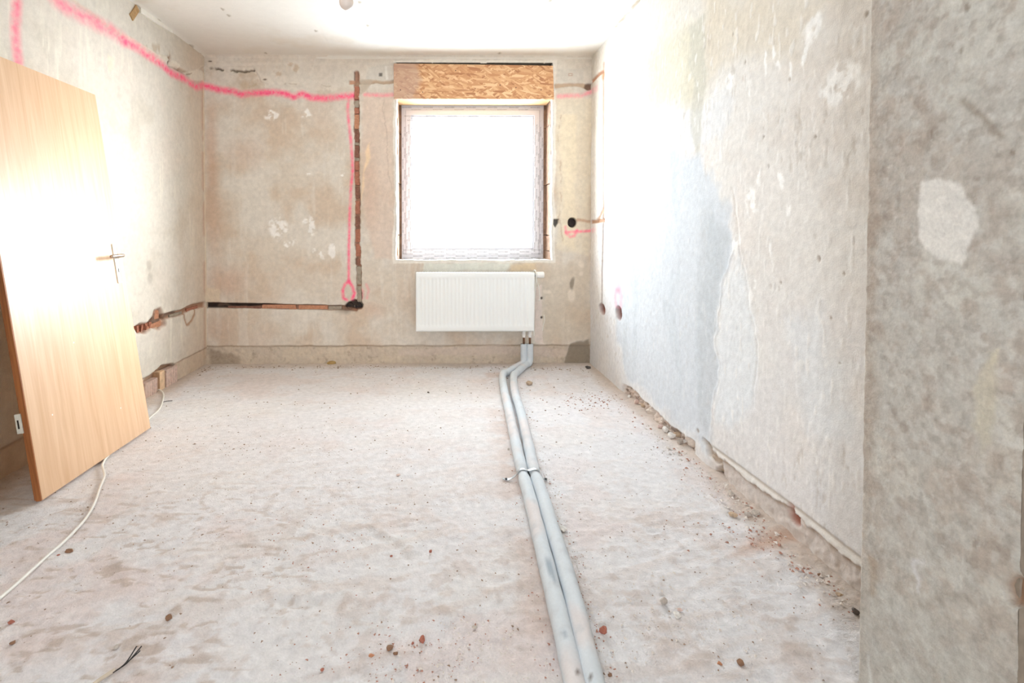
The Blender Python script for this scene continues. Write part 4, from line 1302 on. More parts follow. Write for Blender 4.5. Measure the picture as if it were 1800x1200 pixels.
TXT = 'NOVOCESS'
rows = []
yf, ys = FY - 0.0006, FY - 0.0146
pitch = 0.198
for k, (dz, y) in enumerate(((0.010, yf), (0.028, yf), (0.050, ys), (0.068, ys), (0.085, ys))):
    for i in range(8):
        x = FX0 + 0.06 + pitch * i + (0.09 if k % 2 else 0.0)
        if x < FX1 - 0.05:
            rows.append((TXT, x, y, FZ0 + dz, 0))
            if x + 0.10 < FX1 - 0.05:
                rows.append(("\u00b0 -", x + 0.10, y, FZ0 + dz, 0))
text_rows('film_print', rows, 0.017)
rows = []
for k, (pz, y) in enumerate(((184, yf), (188.5, yf), (192.5, yf), (196.5, yf), (200, ys), (204, ys), (207.5, ys))):
    z = FZ0 + (455.5 - pz) * (FZ1 - FZ0) / (455.5 - 166)
    for i in range(8):
        x = FX0 + 0.05 + pitch * i + (0.0, 0.11, 0.05, 0.12, 0.03, 0.10, 0.06)[k] * 0.8
        if x < FX1 - 0.07:
            rows.append((TXT, x, y, z, 0))
            if x + 0.10 < FX1 - 0.05:
                rows.append(("\u00b0 -", x + 0.10, y, z, 0))
text_rows('film_print', rows, 0.017)
for side in (0, 1):
    rows = []
    for k, (dx, y) in enumerate(((0.012, yf), (0.030, yf), (0.050, ys), (0.068, ys), (0.086, ys))):
        x = FX0 + dx if side == 0 else FX1 - dx
        for i in range(8):
            z = FZ0 + 0.09 + pitch * i + (0.0, 0.10, 0.05, 0.12, 0.02)[k]
            if z < 2.16:
                rows.append((TXT, x, y, z, math.pi / 2))
                rows.append(("\u00b0 -", x, y, z + 0.10, math.pi / 2))
    text_rows('film_print', rows, 0.017)

# ------------------------------------------------------------------ shutter box above the window
BX0, BX1 = (1.655, 2.503)[0], (3.045, 2.506)[0]
BZ0, BZ1 = (2.340, 2.337)[1], (2.339, 2.645)[1]
sb = tag(empty('shutter_box', (BX0, D - 0.02, BZ0)), 'chipboard roller shutter box filling the head of the window opening', 'shutter box')
bm = bmesh.new()
box(bm, (0, 0, 0), (BX1 - BX0, 0.014, BZ1 - BZ0), 0.002)
for v in bm.verts:
    v.co.x += 0.012 * (1 - v.co.z / (BZ1 - BZ0)) * (v.co.x / (BX1 - BX0))
    v.co.z -= 0.012 * v.co.x * (v.co.z / (BZ1 - BZ0))
mesh_obj('front_board', bm, M['osb'], sb)
bm = bmesh.new()
box(bm, (0.012, 0.0145, 0.002), (BX1 - BX0 - 0.01, 0.235, 0.020), 0.003)
mesh_obj('bottom_board', bm, M['batten'], sb)
for x in (0.012, BX1 - BX0 - 0.032):
    bm = bmesh.new()
    box(bm, (x, 0.0145, 0.0205), (x + 0.02, 0.235, BZ1 - BZ0 - 0.02))
    mesh_obj('end_board', bm, M['dark'], sb)
bm = bmesh.new()
box(bm, (0.0325, 0.0145, BZ1 - BZ0 - 0.04), (BX1 - BX0 - 0.0325, 0.235, BZ1 - BZ0 - 0.025))
mesh_obj('top_board', bm, M['dark'], sb)
screws = [(1.714, 2.415), (1.908, 2.395), (2.195, 2.583), (2.583, 2.458), (2.722, 2.436), (2.941, 2.417)]
for q in screws:
    bm = bmesh.new()
    cyl(bm, (q[0] - BX0, -0.0012, q[1] - BZ0), (q[0] - BX0, 0.0008, q[1] - BZ0), 0.0045, 10)
    mesh_obj('screw', bm, M['slot'], sb)

# ------------------------------------------------------------------ radiator
RW, RH = (2.875, 0.576)[0] - (1.850, 0.577)[0], (1.850, 0.828)[1] - (1.849, 0.317)[1]
rad = tag(empty('radiator', ((1.849, 0.317)[0], D - 0.12, (1.849, 0.317)[1])), 'white ribbed panel radiator on the wall under the window', 'radiator')


def rib_panel(y, n=30):
    """pressed steel panel: flat border, vertical flutes with rounded ends"""
    bm = bmesh.new()
    xs = np.linspace(0, RW, n * 6 + 1)
    zs = np.array([0, 0.012, 0.03, 0.045, 0.052, 0.06, 0.07, 0.12, 0.25, 0.38, RH - 0.09, RH - 0.07, RH - 0.06, RH - 0.05, RH - 0.042, RH - 0.03, RH - 0.012, RH])
    g = []
    for z in zs:
        row = []
        for x in xs:
            ez = min(z - 0.045, RH - 0.042 - z) / 0.018
            ex = 1.0 if 0.02 < x < RW - 0.02 else 0.0
            k = max(0.0, min(1.0, ez)) * ex
            ph = (x - 0.02) / (RW - 0.04) * n
            d = 0.0055 * k * (0.5 - 0.5 * math.cos(2 * math.pi * ph)) ** 0.6
            fold = 0.006 if (z < 0.006 or z > RH - 0.006 or x < 0.003 or x > RW - 0.003) else 0.0
            row.append(bm.verts.new((x, y + d + fold, z)))
        g.append(row)
    for a, b_ in zip(g[:-1], g[1:]):
        for i in range(len(xs) - 1):
            bm.faces.new((a[i], a[i + 1], b_[i + 1], b_[i]))
    r = bmesh.ops.extrude_face_region(bm, geom=bm.faces[:])
    for v in [q for q in r['geom'] if isinstance(q, bmesh.types.BMVert)]:
        v.co.y += 0.003
    return bm


mesh_obj('front_panel', rib_panel(0.0), M['rad'], rad, smooth=True)
mesh_obj('rear_panel', rib_panel(0.082), M['rad_dark'], rad, smooth=True)
bm = bmesh.new()
for i in range(42):
    x = 0.03 + i * (RW - 0.07) / 41
    box(bm, (x, 0.014, RH - 0.004), (x + 0.010, 0.080, RH))
box(bm, (0.004, 0.0125, RH - 0.006), (RW - 0.004, 0.0165, RH + 0.001))
box(bm, (0.004, 0.077, RH - 0.006), (RW - 0.004, 0.081, RH + 0.001))
mesh_obj('top_grille', bm, M['rad'], rad)
for x in (0.0005, RW - 0.0065):
    bm = bmesh.new()
    box(bm, (x, 0.0125, 0.02), (x + 0.006, 0.081, RH - 0.004), 0.002)
    mesh_obj('side_panel', bm, M['rad'], rad)
bm = bmesh.new()
for i in range(30):
    x = 0.03 + i * (RW - 0.07) / 29
    box(bm, (x, 0.016, 0.05), (x + 0.002, 0.078, RH - 0.03))
mesh_obj('convector_fins', bm, M['rad_dark'], rad)
for x in (0.16, RW - 0.18):
    bm = bmesh.new()
    box(bm, (x, 0.088, 0.06), (x + 0.03, 0.118, RH - 0.06))
    mesh_obj('wall_bracket', bm, M['rad_dark'], rad)
vv = bmesh.new()
zv = (2.921, 0.804)[1] - (1.849, 0.317)[1]
cyl(vv, (RW + 0.0, 0.045, zv), (RW + 0.016, 0.045, zv), 0.014, 20)
valve = mesh_obj('valve_body', vv, M['strap'], rad)
vv = bmesh.new()
cyl(vv, (RW + 0.014, 0.045, zv), (RW + 0.028, 0.045, zv), 0.019, 24, 0.0265)
cyl(vv, (RW + 0.028, 0.045, zv), (RW + 0.082, 0.045, zv), 0.0265, 24, 0.028)
cyl(vv, (RW + 0.082, 0.045, zv), (RW + 0.088, 0.045, zv), 0.028, 24, 0.024)
mesh_obj('thermostat_head', vv, M['plastic'], rad)
# two lower connections of the radiator
PX = ((2.789, 0.223)[0], (2.842, 0.223)[0])
for x in PX:
    vv = bmesh.new()
    xl, zb = x - (1.849, 0.317)[0], -0.001
    cyl(vv, (xl, 0.045, zb), (xl, 0.045, zb - 0.03), 0.015, 6)
    cyl(vv, (xl, 0.045, zb - 0.03), (xl, 0.045, zb - 0.058), 0.0175, 16, 0.012)
    mesh_obj('pipe_fitting', vv, M['plastic'], rad)

# loose white cable hung over the radiator's right end
R0 = Vector(((2.878, 0.805)[0], D - 0.10, 0))
hc = tag(empty('hanging_cable', (R0.x, R0.y, (2.878, 0.820)[1])), 'thin pale cable looped over the right end of the radiator', 'cable')
zt = (2.878, 0.825)[1]
pts = [(R0.x - 0.005, D - 0.045, zt - 0.02), (R0.x + 0.0, D - 0.06, zt + 0.015), (R0.x + 0.008, D - 0.10, zt + 0.012), (R0.x + 0.012, D - 0.10, zt - 0.06), (R0.x + 0.006, D - 0.075, zt - 0.2), (R0.x + 0.003, D - 0.05, zt - 0.40), (R0.x + 0.006, D - 0.045, zt - 0.56)]
bm = bmesh.new()
tube(bm, [Vector(q) - hc.location for q in smooth_path(pts, 8)], 0.0045, 8)
mesh_obj('sheath', bm, M['cable'], hc)
pts = [(R0.x + 0.008, D - 0.08, zt + 0.016), (R0.x + 0.028, D - 0.06, zt - 0.08), (R0.x + 0.048, D - 0.04, zt - 0.14), (R0.x + 0.058, D - 0.03, zt - 0.24), (R0.x + 0.05, D - 0.025, zt - 0.245)]
bm = bmesh.new()
tube(bm, [Vector(q) - hc.location for q in smooth_path(pts, 8)], 0.003, 8)
mesh_obj('wire_end', bm, M['cable'], hc)
pts = [(2.976, 0.446), (2.981, 0.400), (2.971, 0.350), (2.962, 0.304)]
oc = tag(empty('cable_stub', (pts[0][0], D - 0.012, pts[3][1])), 'short white wire stub on the wall right of the radiator', 'cable')
bm = bmesh.new()
tube(bm, [Vector(q) - oc.location for q in smooth_path([(a, D - 0.012 - 0.006 * (i % 2), b_) for i, (a, b_) in enumerate(pts)], 6)], 0.003, 8)
mesh_obj('sheath', bm, M['cable'], oc)

# ------------------------------------------------------------------ insulated heating pipes
def fpt(q, z):
    return Vector((q[0], q[1], z))


PR = 0.0285
leftp = [(2.539, 4.172), (2.522, 3.805), (2.498, 3.372), (2.471, 2.899), (2.449, 2.511), (2.442, 2.262), (2.430, 1.997), (2.419, 1.757), (2.409, 1.544), (2.397, 1.322), (2.379, 1.057)]
rightp = [(2.621, 4.138), (2.590, 3.736), (2.571, 3.371), (2.538, 2.898), (2.506, 2.510), (2.499, 2.261), (2.487, 1.997), (2.478, 1.756), (2.465, 1.543), (2.445, 1.321), (2.423, 1.057)]
lab = ('grey insulated heating pipe on the floor, the left one of the pair', 'grey insulated heating pipe on the floor, the right one of the pair')
for k, (pl, x) in enumerate(zip((leftp, rightp), PX)):
    root = tag(empty('insulated_pipe', (pl[0][0], pl[0][1], 0)), lab[k], 'pipe', 'pair of insulated heating pipes')
    yr = D - 0.075
    bx, by = pl[0]
    pts = [(x, yr, 0.20), (x, yr, 0.13), (x, yr - 0.004, 0.075), (x - 0.012, yr - 0.03, 0.04), (x - 0.05, yr - 0.07, 0.032)]
    pts.append(((x - 0.05) * 0.35 + bx * 0.65, (yr - 0.07) * 0.35 + by * 0.65, 0.031))
    pts.append((bx + 0.018, by + 0.02, 0.031))
    path = smooth_path(pts + [(q[0], q[1], 0.0305) for q in pl[1:]], 8)
    n = len(path)
    strap_pt = Vector((*(2.473, 2.456), 0.03))

    def rad_f(t, path=path, n=n, strap_pt=strap_pt, k=k):
        p_ = path[min(n - 1, int(round(t * (n - 1))))]
        d = abs(p_.y - strap_pt.y)
        return PR - 0.006 * math.exp(-(d / 0.035) ** 2) - 0.0008 * math.sin(p_.y * 31 + k)
    bm = bmesh.new()
    dense = []
    for a, b_ in zip(path[:-1], path[1:]):
        dense += [a, a.lerp(b_, 0.5)]
    dense.append(path[-1])
    path = dense
    n = len(path)
    rf = lambda t, path=path, n=n: rad_f(t, path, n)
    tube(bm, [q - root.location for q in path], rf, 18)
    sl = mesh_obj('insulation_sleeve', bm, M['sleeve'], root, smooth=True)
    co = np.array([v.co[:] for v in sl.data.vertices]) + np.array(root.location)
    X_, Y_, Z_ = co.T
    pp = Paint(X_, (206, 213, 218))
    pp.mix(sstep(-.1, .6, fbm(X_ * 2, Y_, .3, 4, 701 + k)) * sstep(0.03, .055, Z_), (216, 208, 206), .75)
    pp.mix(sstep(.3, .7, fbm(X_, Y_, .05, 4, 711 + k)), (190, 194, 198), .5)
    for q, ru, rv, kk in ((((2.421, 1.713)), .010, .065, 0), (((2.397, 1.435)), .005, .02, 0), (((2.404, 1.306)), .007, .012, 0), (((2.432, 1.295)), .006, .008, 1)):
        if kk == k:
            pp.mix(spot(X_, Y_, q, ru, rv, .4), (150, 162, 172) if rv > .015 else (104, 92, 84), .85)
    at = sl.data.attributes.new('Col', 'FLOAT_COLOR', 'POINT')
    at.data.foreach_set('color', np.concatenate([pp.c, np.ones((len(co), 1))], 1).astype(np.float32).reshape(-1))
    bm = bmesh.new()
    cyl(bm, Vector((x, yr, 0.196)) - root.location, Vector((x, yr, (1.849, 0.317)[1] - 0.055)) - root.location, 0.0095, 14)
    mesh_obj('copper_riser', bm, M['copper'], root, smooth=True)
    # grazes and knocks in the sleeve
    for j, (q, sx, sy) in enumerate((((2.421, 1.713), .012, .07), ((2.383, 1.436), .006, .022), ((2.404, 1.306), .008, .014)) if k == 0 else (((2.433, 1.299), .006, .010), ((2.498, 2.255), .008, .03))):
        pass

# perforated strap holding the pair down
st = tag(empty('pipe_strap', (*(2.482, 2.509), 0)), 'galvanised strap clamped over both pipes', 'strap')
cL, cR = Vector((*(2.446, 2.457), 0.0)), Vector((*(2.502, 2.456), 0.0))
ax = (cR - cL)
half = ax.length / 2
ax.normalize()
mid = (cL + cR) / 2
prof = [(-half - 0.095, 0.010), (-half - 0.080, 0.006), (-half - 0.062, 0.008), (-half - 0.036, 0.024), (-half - 0.024, 0.044), (-half - 0.010, 0.0545), (-half, 0.0560), (-half + 0.012, 0.0545), (0, 0.050), (half - 0.012, 0.0545),
        (half, 0.0560), (half + 0.010, 0.0545), (half + 0.024, 0.044), (half + 0.034, 0.024), (half + 0.042, 0.009), (half + 0.058, 0.006)]
bm = bmesh.new()
rowsv = []
fw = Vector((-ax.y, ax.x, 0)) * 0.008
for s_, z in smooth_path([(a, 0, b_) for a, b_ in prof], 4) and [(q.x, q.z) for q in smooth_path([(a, 0, b_) for a, b_ in prof], 4)]:
    c = mid + ax * s_ - st.location
    rowsv.append([bm.verts.new((c.x + e * fw.x, c.y + e * fw.y, z + dz)) for e, dz in ((-1, 0), (1, 0), (1, 0.0022), (-1, 0.0022))])
for a, b_ in zip(rowsv[:-1], rowsv[1:]):
    for i in range(4):
        bm.faces.new((a[i], a[(i + 1) % 4], b_[(i + 1) % 4], b_[i]))
bm.faces.new(rowsv[0])
bm.faces.new(rowsv[-1][::-1])
mesh_obj('band', bm, M['strap'], st)
for s_ in (-half - 0.078, half + 0.052):
    bm = bmesh.new()
    c = mid + ax * s_ - st.location
    cyl(bm, (c.x, c.y, 0.006), (c.x, c.y, 0.012), 0.006, 10)
    mesh_obj('screw', bm, M['slot'], st)

# ------------------------------------------------------------------ leaning door leaf
DXA, DYA, DYB, DLEAN = 0.3371, 2.2643, 3.1243, 0.1684
DLEAN = 0.150
DWID, DLEN = DYB - DYA, 1.985
door = tag(empty('door_leaf', (DXA + 0.002, DYA, 0.012), (0, -DLEAN, 0)), 'oak veneer door leaf leaning against the wall', 'door leaf')
bm = bmesh.new()
box(bm, (-0.024, 0.006, 0.0), (0.0, DWID, DLEN), 0.0012)
box(bm, (-0.040, 0.018, 0.0), (-0.0241, DWID - 0.014, DLEN - 0.014), 0.0012)
mesh_obj('panel', bm, M['veneer'], door)
bm = bmesh.new()
box(bm, (-0.024, 0.0, 0.0), (-0.0004, 0.0058, DLEN), 0.001)
box(bm, (-0.040, 0.012, 0.0), (-0.0245, 0.0178, DLEN - 0.014), 0.001)
mesh_obj('edge_lipping', bm, M['lipping'], door)
# hinge pocket plate in the rebate of the near edge
hp = empty('hinge_plate', (-0.046, 0.004, 0.30), parent=door)
bm = bmesh.new()
box(bm, (-0.012, 0.0, 0.0), (0.016, 0.012, 0.085), 0.002)
mesh_obj('plate', bm, M['white_metal'], hp)
bm = bmesh.new()
box(bm, (-0.003, -0.0012, 0.022), (0.004, 0.0005, 0.06), 0.0006)
mesh_obj('slot', bm, M['slot'], hp)
# handle set by the far edge
HY, HZ = DWID - 0.065, 1.03
esc = None
bm = bmesh.new()
box(bm, (0.0003, HY - 0.018, HZ - 0.155), (0.006, HY + 0.018, HZ + 0.075), 0.0055)
esc = mesh_obj('handle_plate', bm, M['white_metal'], door)
bm = bmesh.new()
cyl(bm, (0.0062, HY, HZ), (0.018, HY, HZ), 0.012, 18)
path = smooth_path([(0.012, HY, HZ), (0.038, HY, HZ), (0.050, HY - 0.008, HZ), (0.054, HY - 0.03, HZ), (0.054, HY - 0.075, HZ), (0.052, HY - 0.12, HZ - 0.002)], 6)
tube(bm, path, 0.0095, 12)
mesh_obj('lever', bm, M['metal'], door, smooth=True)
bm = bmesh.new()
box(bm, (0.0061, HY - 0.003, HZ - 0.092), (0.0068, HY + 0.003, HZ - 0.068))
mesh_obj('keyhole', bm, M['slot'], door)
bm = bmesh.new()
box(bm, (-0.0225, DWID + 0.0002, HZ - 0.12), (-0.002, DWID + 0.0014, HZ + 0.10))
mesh_obj('lock_faceplate', bm, M['metal'], door)
for y, z in ((0.14, 0.33), (0.35, 0.62), (0.62, 0.2), (0.5, 1.25)):
    bm = bmesh.new()
    cyl(bm, (0.0002, y, z), (0.0006, y + 0.0, z), 0.004, 8)
    mesh_obj('paint_spot', bm, M['plastic'], door)

# ------------------------------------------------------------------ cables on the floor
ca = tag(empty('floor_cable', (*(0.353, 2.659), 0)), 'white cable running across the floor under the door leaf', 'cable')
pts = [(*(-0.005, 3.841), 0.020), (*(0.016, 3.841), 0.026), (*(0.067, 3.791), 0.012), (*(0.135, 3.653), 0.007), (*(0.206, 3.474), 0.007), (*(0.233, 3.321), 0.007), (*(0.274, 3.065), 0.006), (*(0.308, 2.821), 0.006),
       (*(0.361, 2.645), 0.007), (*(0.453, 2.513), 0.009), (*(0.508, 2.394), 0.009), (*(0.564, 2.276), 0.008), (*(0.608, 2.164), 0.008), (*(0.631, 2.075), 0.009), (*(0.646, 1.959), 0.008), (*(0.647, 1.886), 0.007), (*(0.653, 1.799), 0.007), (*(0.660, 1.706), 0.008), (*(0.659, 1.620), 0.008), (*(0.650, 1.533), 0.008)]
bm = bmesh.new()
tube(bm, [Vector(q) - ca.location for q in smooth_path(pts, 8)], 0.0056, 10)
mesh_obj('sheath', bm, M['cable'], ca, smooth=True)
cb = tag(empty('stripped_cable', (*(1.191, 1.381), 0)), 'beige cable end with bared black wires at the bottom of the view', 'cable')
bm = bmesh.new()
tube(bm, [Vector(q) - cb.location for q in smooth_path([(*(1.139, 1.285), 0.006), (*(1.159, 1.317), 0.007), (*(1.174, 1.349), 0.008), (*(1.197, 1.377), 0.011)], 8)], 0.0052, 10)
mesh_obj('sheath', bm, M['sheath'], cb, smooth=True)
for a, b_, z in (((1.219, 1.398), (1.230, 1.443), .022), ((1.220, 1.404), (1.229, 1.437), .014), ((1.215, 1.402), (1.221, 1.435), .028)):
    bm = bmesh.new()
    tube(bm, [Vector(q) - cb.location for q in smooth_path([(*(1.196, 1.369), 0.010), (*(1.208, 1.383), 0.012), (*a, .015), (*b_, z)], 6)], 0.0017, 6)
    mesh_obj('wire_core', bm, M['black_core'], cb)
wo = tag(empty('wire_offcut', (*(0.163, 3.659), 0)), 'short dark wire offcut lying beside the white cable at the wall foot', 'wire')
bm = bmesh.new()
tube(bm, [Vector(q) - wo.location for q in smooth_path([(*(0.150, 3.631), .004), (*(0.171, 3.643), .006), (*(0.200, 3.656), .005)], 5)], 0.0022, 6)
mesh_obj('wire', bm, M['black_core'], wo)

# ------------------------------------------------------------------ small fixtures up high
BY = 2.23
bx_, bz_ = (1.667, 2.096)
pb = tag(empty('pendant_bulb', (bx_, BY, bz_)), 'unlit frosted bulb hanging on a cord from the ceiling, cut by the top edge', 'light bulb')


def lathe(name, prof, mat, n=28):
    bm = bmesh.new()
    rings = [[bm.verts.new((r_ * math.cos(2 * math.pi * i / n), r_ * math.sin(2 * math.pi * i / n), z_)) for i in range(n)] for r_, z_ in prof]
    for a, b_ in zip(rings[:-1], rings[1:]):
        for i in range(n):
            bm.faces.new((a[i], a[(i + 1) % n], b_[(i + 1) % n], b_[i]))
    bm.faces.new(rings[0][::-1])
    bm.faces.new(rings[-1])
    return mesh_obj(name, bm, mat, pb, smooth=True)


lathe('bulb', [(0.003, 0.0), (0.012, 0.0022), (0.021, 0.0085), (0.0275, 0.019), (0.030, 0.031), (0.0285, 0.043), (0.022, 0.060), (0.0155, 0.076), (0.0135, 0.086)], M['cap'])
lathe('bulb_socket', [(0.0138, 0.0862), (0.019, 0.088), (0.020, 0.118), (0.017, 0.130), (0.006, 0.136)], M['plastic'])
bm = bmesh.new()
cyl(bm, (0, 0, 0.1362), (0, 0, H - bz_ - 0.021), 0.003, 10)
mesh_obj('cord', bm, M['cable'], pb)
lathe('canopy', [(0.006, H - bz_ - 0.0205), (0.034, H - bz_ - 0.016), (0.040, H - bz_ - 0.001)], M['plastic'])

a, b_ = (3.644, 2.680), (4.067, 2.703)
bm = bmesh.new()
v = []
dv = Vector((0, b_[0] - a[0], b_[1] - a[1]))
nrm = Vector((0, -dv.z, dv.y)).normalized() * 0.018
for x in (0.004, 0.028):
    for p_ in (Vector((x, a[0], a[1])), Vector((x, b_[0], b_[1]))):
        v += [bm.verts.new(p_ - nrm), bm.verts.new(p_ + nrm)]
for f in ((0, 1, 3, 2), (4, 6, 7, 5), (0, 2, 6, 4), (1, 5, 7, 3), (0, 4, 5, 1), (2, 3, 7, 6)):
    bm.faces.new([v[i] for i in f])
o = mesh_obj('trim_1', bm, M['strip'])
tag(o, 'white strip fixed high on the left-hand plaster under the ceiling', 'trim', kind='structure')
a, b_ = (3.617, 2.684), (3.543, 2.590)
bm = bmesh.new()
dv = Vector((0, b_[0] - a[0], b_[1] - a[1]))
nrm = Vector((0, -dv.z, dv.y)).normalized() * 0.022
v = []
for x in (0.006, 0.022):
    for p_ in (Vector((x, a[0], a[1])), Vector((x, b_[0], b_[1]))):
        v += [bm.verts.new(p_ - nrm), bm.verts.new(p_ + nrm)]
for f in ((0, 1, 3, 2), (4, 6, 7, 5), (0, 2, 6, 4), (1, 5, 7, 3), (0, 4, 5, 1), (2, 3, 7, 6)):
    bm.faces.new([v[i] for i in f])
o = mesh_obj('trim_2', bm, M['tape'])
tag(o, 'brown wooden stub at the end of the white strip', 'trim', kind='structure')

# ------------------------------------------------------------------ lumps and chips on the floor
MC = {k: simple('rubble_' + k, c, 0.95, var=0.22, scale=90, bump=0.003) for k, c in dict(tan=(190, 168, 144), yellow=(176, 146, 92), grey=(190, 180, 170), pale=(226, 222, 216), red=(172, 108, 90),
                                                                                        brown=(138, 104, 80), orange=(190, 132, 98), dark=(92, 84, 80), pink=(214, 190, 180)).items()}


def lump(name, q, size, mat, seed, flat=0.6, sink=0.25, sub=2):
    r = random.Random(seed)
    bm = bmesh.new()
    bmesh.ops.create_icosphere(bm, subdivisions=sub, radius=1)
    for v in bm.verts:
        v.co *= 1 + r.uniform(-0.22, 0.22)
    cut = [Vector((r.uniform(-1, 1), r.uniform(-1, 1), r.uniform(-0.3, 1))).normalized() for _ in range(5)]
    for c in cut:
        for v in bm.verts:
            d = v.co.dot(c) - 0.68
            if d > 0:
                v.co -= c * d
    el = r.uniform(0.7, 1.0)
    for v in bm.verts:
        v.co = Vector((v.co.x * size / 2, v.co.y * size / 2 * el, v.co.z * size / 2 * flat))
    o = mesh_obj(name, bm, mat)
    o.location = (q[0], q[1], size / 2 * flat * (1 - sink))
    o.rotation_euler = (0, 0, r.uniform(0, 6.28))
    return o


LUMPS = [
    ((2.743, 4.037), .062, 'tan', 'tan mortar lump on the floor right of the pipe bend', 'plaster_lump', .65),
    ((1.097, 4.670), .085, 'yellow', 'yellowish brown lump at the foot of the end wall', 'plaster_lump', .55),
    ((3.348, 2.309), .040, 'grey', 'small grey stone close to the foot of the rough wall, farthest of three there', 'stone', .7),
    ((3.264, 2.144), .036, 'tan', 'tan chip beside the larger grey double lump near the rough wall', 'plaster_chip', .5),
    ((3.325, 2.139), .036, 'grey', 'grey lump near the rough wall, the flatter half of a touching pair', 'plaster_lump', .6),
    ((3.360, 2.148), .036, 'grey', 'grey lump near the rough wall, nearer the wall of a touching pair', 'plaster_lump', .7),
    ((2.759, 1.631), .026, 'grey', 'grey and brown pebble alone on the floor right of the pipes', 'stone', .9),
    ((2.775, 1.572), .032, 'pale', 'white plaster lump right of the pipes', 'plaster_lump', .45),
    ((2.796, 1.598), .018, 'pink', 'pinkish crumb just behind the white plaster lump', 'plaster_chip', .5),
    ((2.533, 1.514), .028, 'red', 'red brick chip with a white crust beside the right-hand pipe', 'brick_chip', .6),
    ((2.867, 1.393), .024, 'brown', 'angular brown chip near the bottom edge, right of the pipes', 'brick_chip', .6),
    ((2.811, 1.394), .014, 'orange', 'tiny orange chip left of the angular brown chip', 'brick_chip', .6),
    ((2.503, 1.360), .013, 'brown', 'tiny brown chip close to the pipes at the bottom edge', 'brick_chip', .6),
    ((2.005, 1.482), .024, 'red', 'bright red brick chip on the floor left of the pipes', 'brick_chip', .8),
    ((1.978, 1.472), .009, 'red', 'red speck of brick beside the bright red chip', 'brick_chip', .8),
    ((1.933, 1.434), .015, 'brown', 'dark red brown chip in front of the bright red one', 'brick_chip', .7),
    ((1.917, 1.456), .024, 'brown', 'flat brown chip left of the bright red one', 'brick_chip', .4),
    ((2.022, 1.905), .015, 'red', 'small red chip in the middle of the floor', 'brick_chip', .7),
    ((1.881, 1.879), .012, 'red', 'small red chip near the boot print', 'brick_chip', .6),
    ((1.788, 1.668), .012, 'red', 'small red chip in front of the boot print', 'brick_chip', .7),
    ((1.743, 1.384), .014, 'red', 'small red chip near the bottom edge left of centre', 'brick_chip', .5),
    ((1.867, 1.430), .018, 'orange', 'orange splinter of brick left of the dark chips', 'brick_chip', .3),
    ((1.238, 1.575), .024, 'brown', 'round brown lump alone on the floor in front of the door', 'plaster_lump', .7),
    ((0.774, 1.562), .022, 'red', 'reddish chip at the far left edge of the floor', 'brick_chip', .5),
    ((0.843, 1.483), .018, 'brown', 'brown crumb below the reddish chip at the far left edge', 'plaster_chip', .5),
    ((1.147, 1.466), .016, 'grey', 'grey crumb behind the stripped cable end', 'plaster_chip', .6),
    ((0.699, 1.919), .034, 'brown', 'soft brown crumb near the white cable', 'plaster_lump', .3),
    ((0.677, 1.895), .012, 'red', 'small red chip touching the white cable', 'brick_chip', .5),
    ((2.158, 1.531), .016, 'grey', 'grey crumb left of the pipes', 'plaster_chip', .6),
    ((2.398, 1.645), .018, 'orange', 'orange chip wedged against the left pipe', 'brick_chip', .7),
    ((2.397, 1.511), .020, 'brown', 'brown stone wedged against the left pipe, nearer than the orange chip', 'stone', .8),
    ((2.390, 1.416), .022, 'orange', 'flat orange crumb beside the left pipe near the bottom edge', 'brick_chip', .4),
    ((2.494, 1.530), .012, 'pale', 'white crumb on the right side of the pipes near the red chip', 'plaster_chip', .8),
    ((3.347, 1.762), .016, 'brown', 'brown crumb at the foot of the rough wall', 'plaster_chip', .6),
    ((3.329, 1.582), .024, 'dark', 'dark piece at the foot of the near reveal edge', 'stone', .7),
    ((3.340, 1.663), .026, 'tan', 'tan crumb between the rough wall and the near reveal', 'plaster_lump', .4),
    ((2.425, 2.810), .022, 'grey', 'grey crumb left of the pipes behind the strap', 'plaster_chip', .6),
    ((2.431, 2.446), .016, 'red', 'red chip tucked under the strap', 'brick_chip', .7),
    ((2.537, 2.049), .042, 'pale', 'white plaster crumb heap touching the right pipe', 'plaster_lump', .35),
    ((3.333, 4.512), .050, 'dark', 'dark lump in the far corner under the grey base patch', 'stone', .6),
    ((1.972, 3.840), .020, 'dark', 'little dark crumb in the far shaded strip of floor', 'plaster_chip', .5),
    ((1.010, 4.457), .035, 'pale', 'pale splinter in the shaded strip of floor below the end wall', 'plaster_chip', .3),
    ((1.855, 2.521), .022, 'pink', 'pinkish crumb in the middle of the bright floor', 'plaster_chip', .3),
]
for i, (q, s, mk, lb, nm, fl) in enumerate(LUMPS):
    o = lump(nm, q, s, MC[mk], 900 + i, fl)
    tag(o, lb, 'stone' if nm == 'stone' else ('chip' if 'chip' in nm else 'lump'))

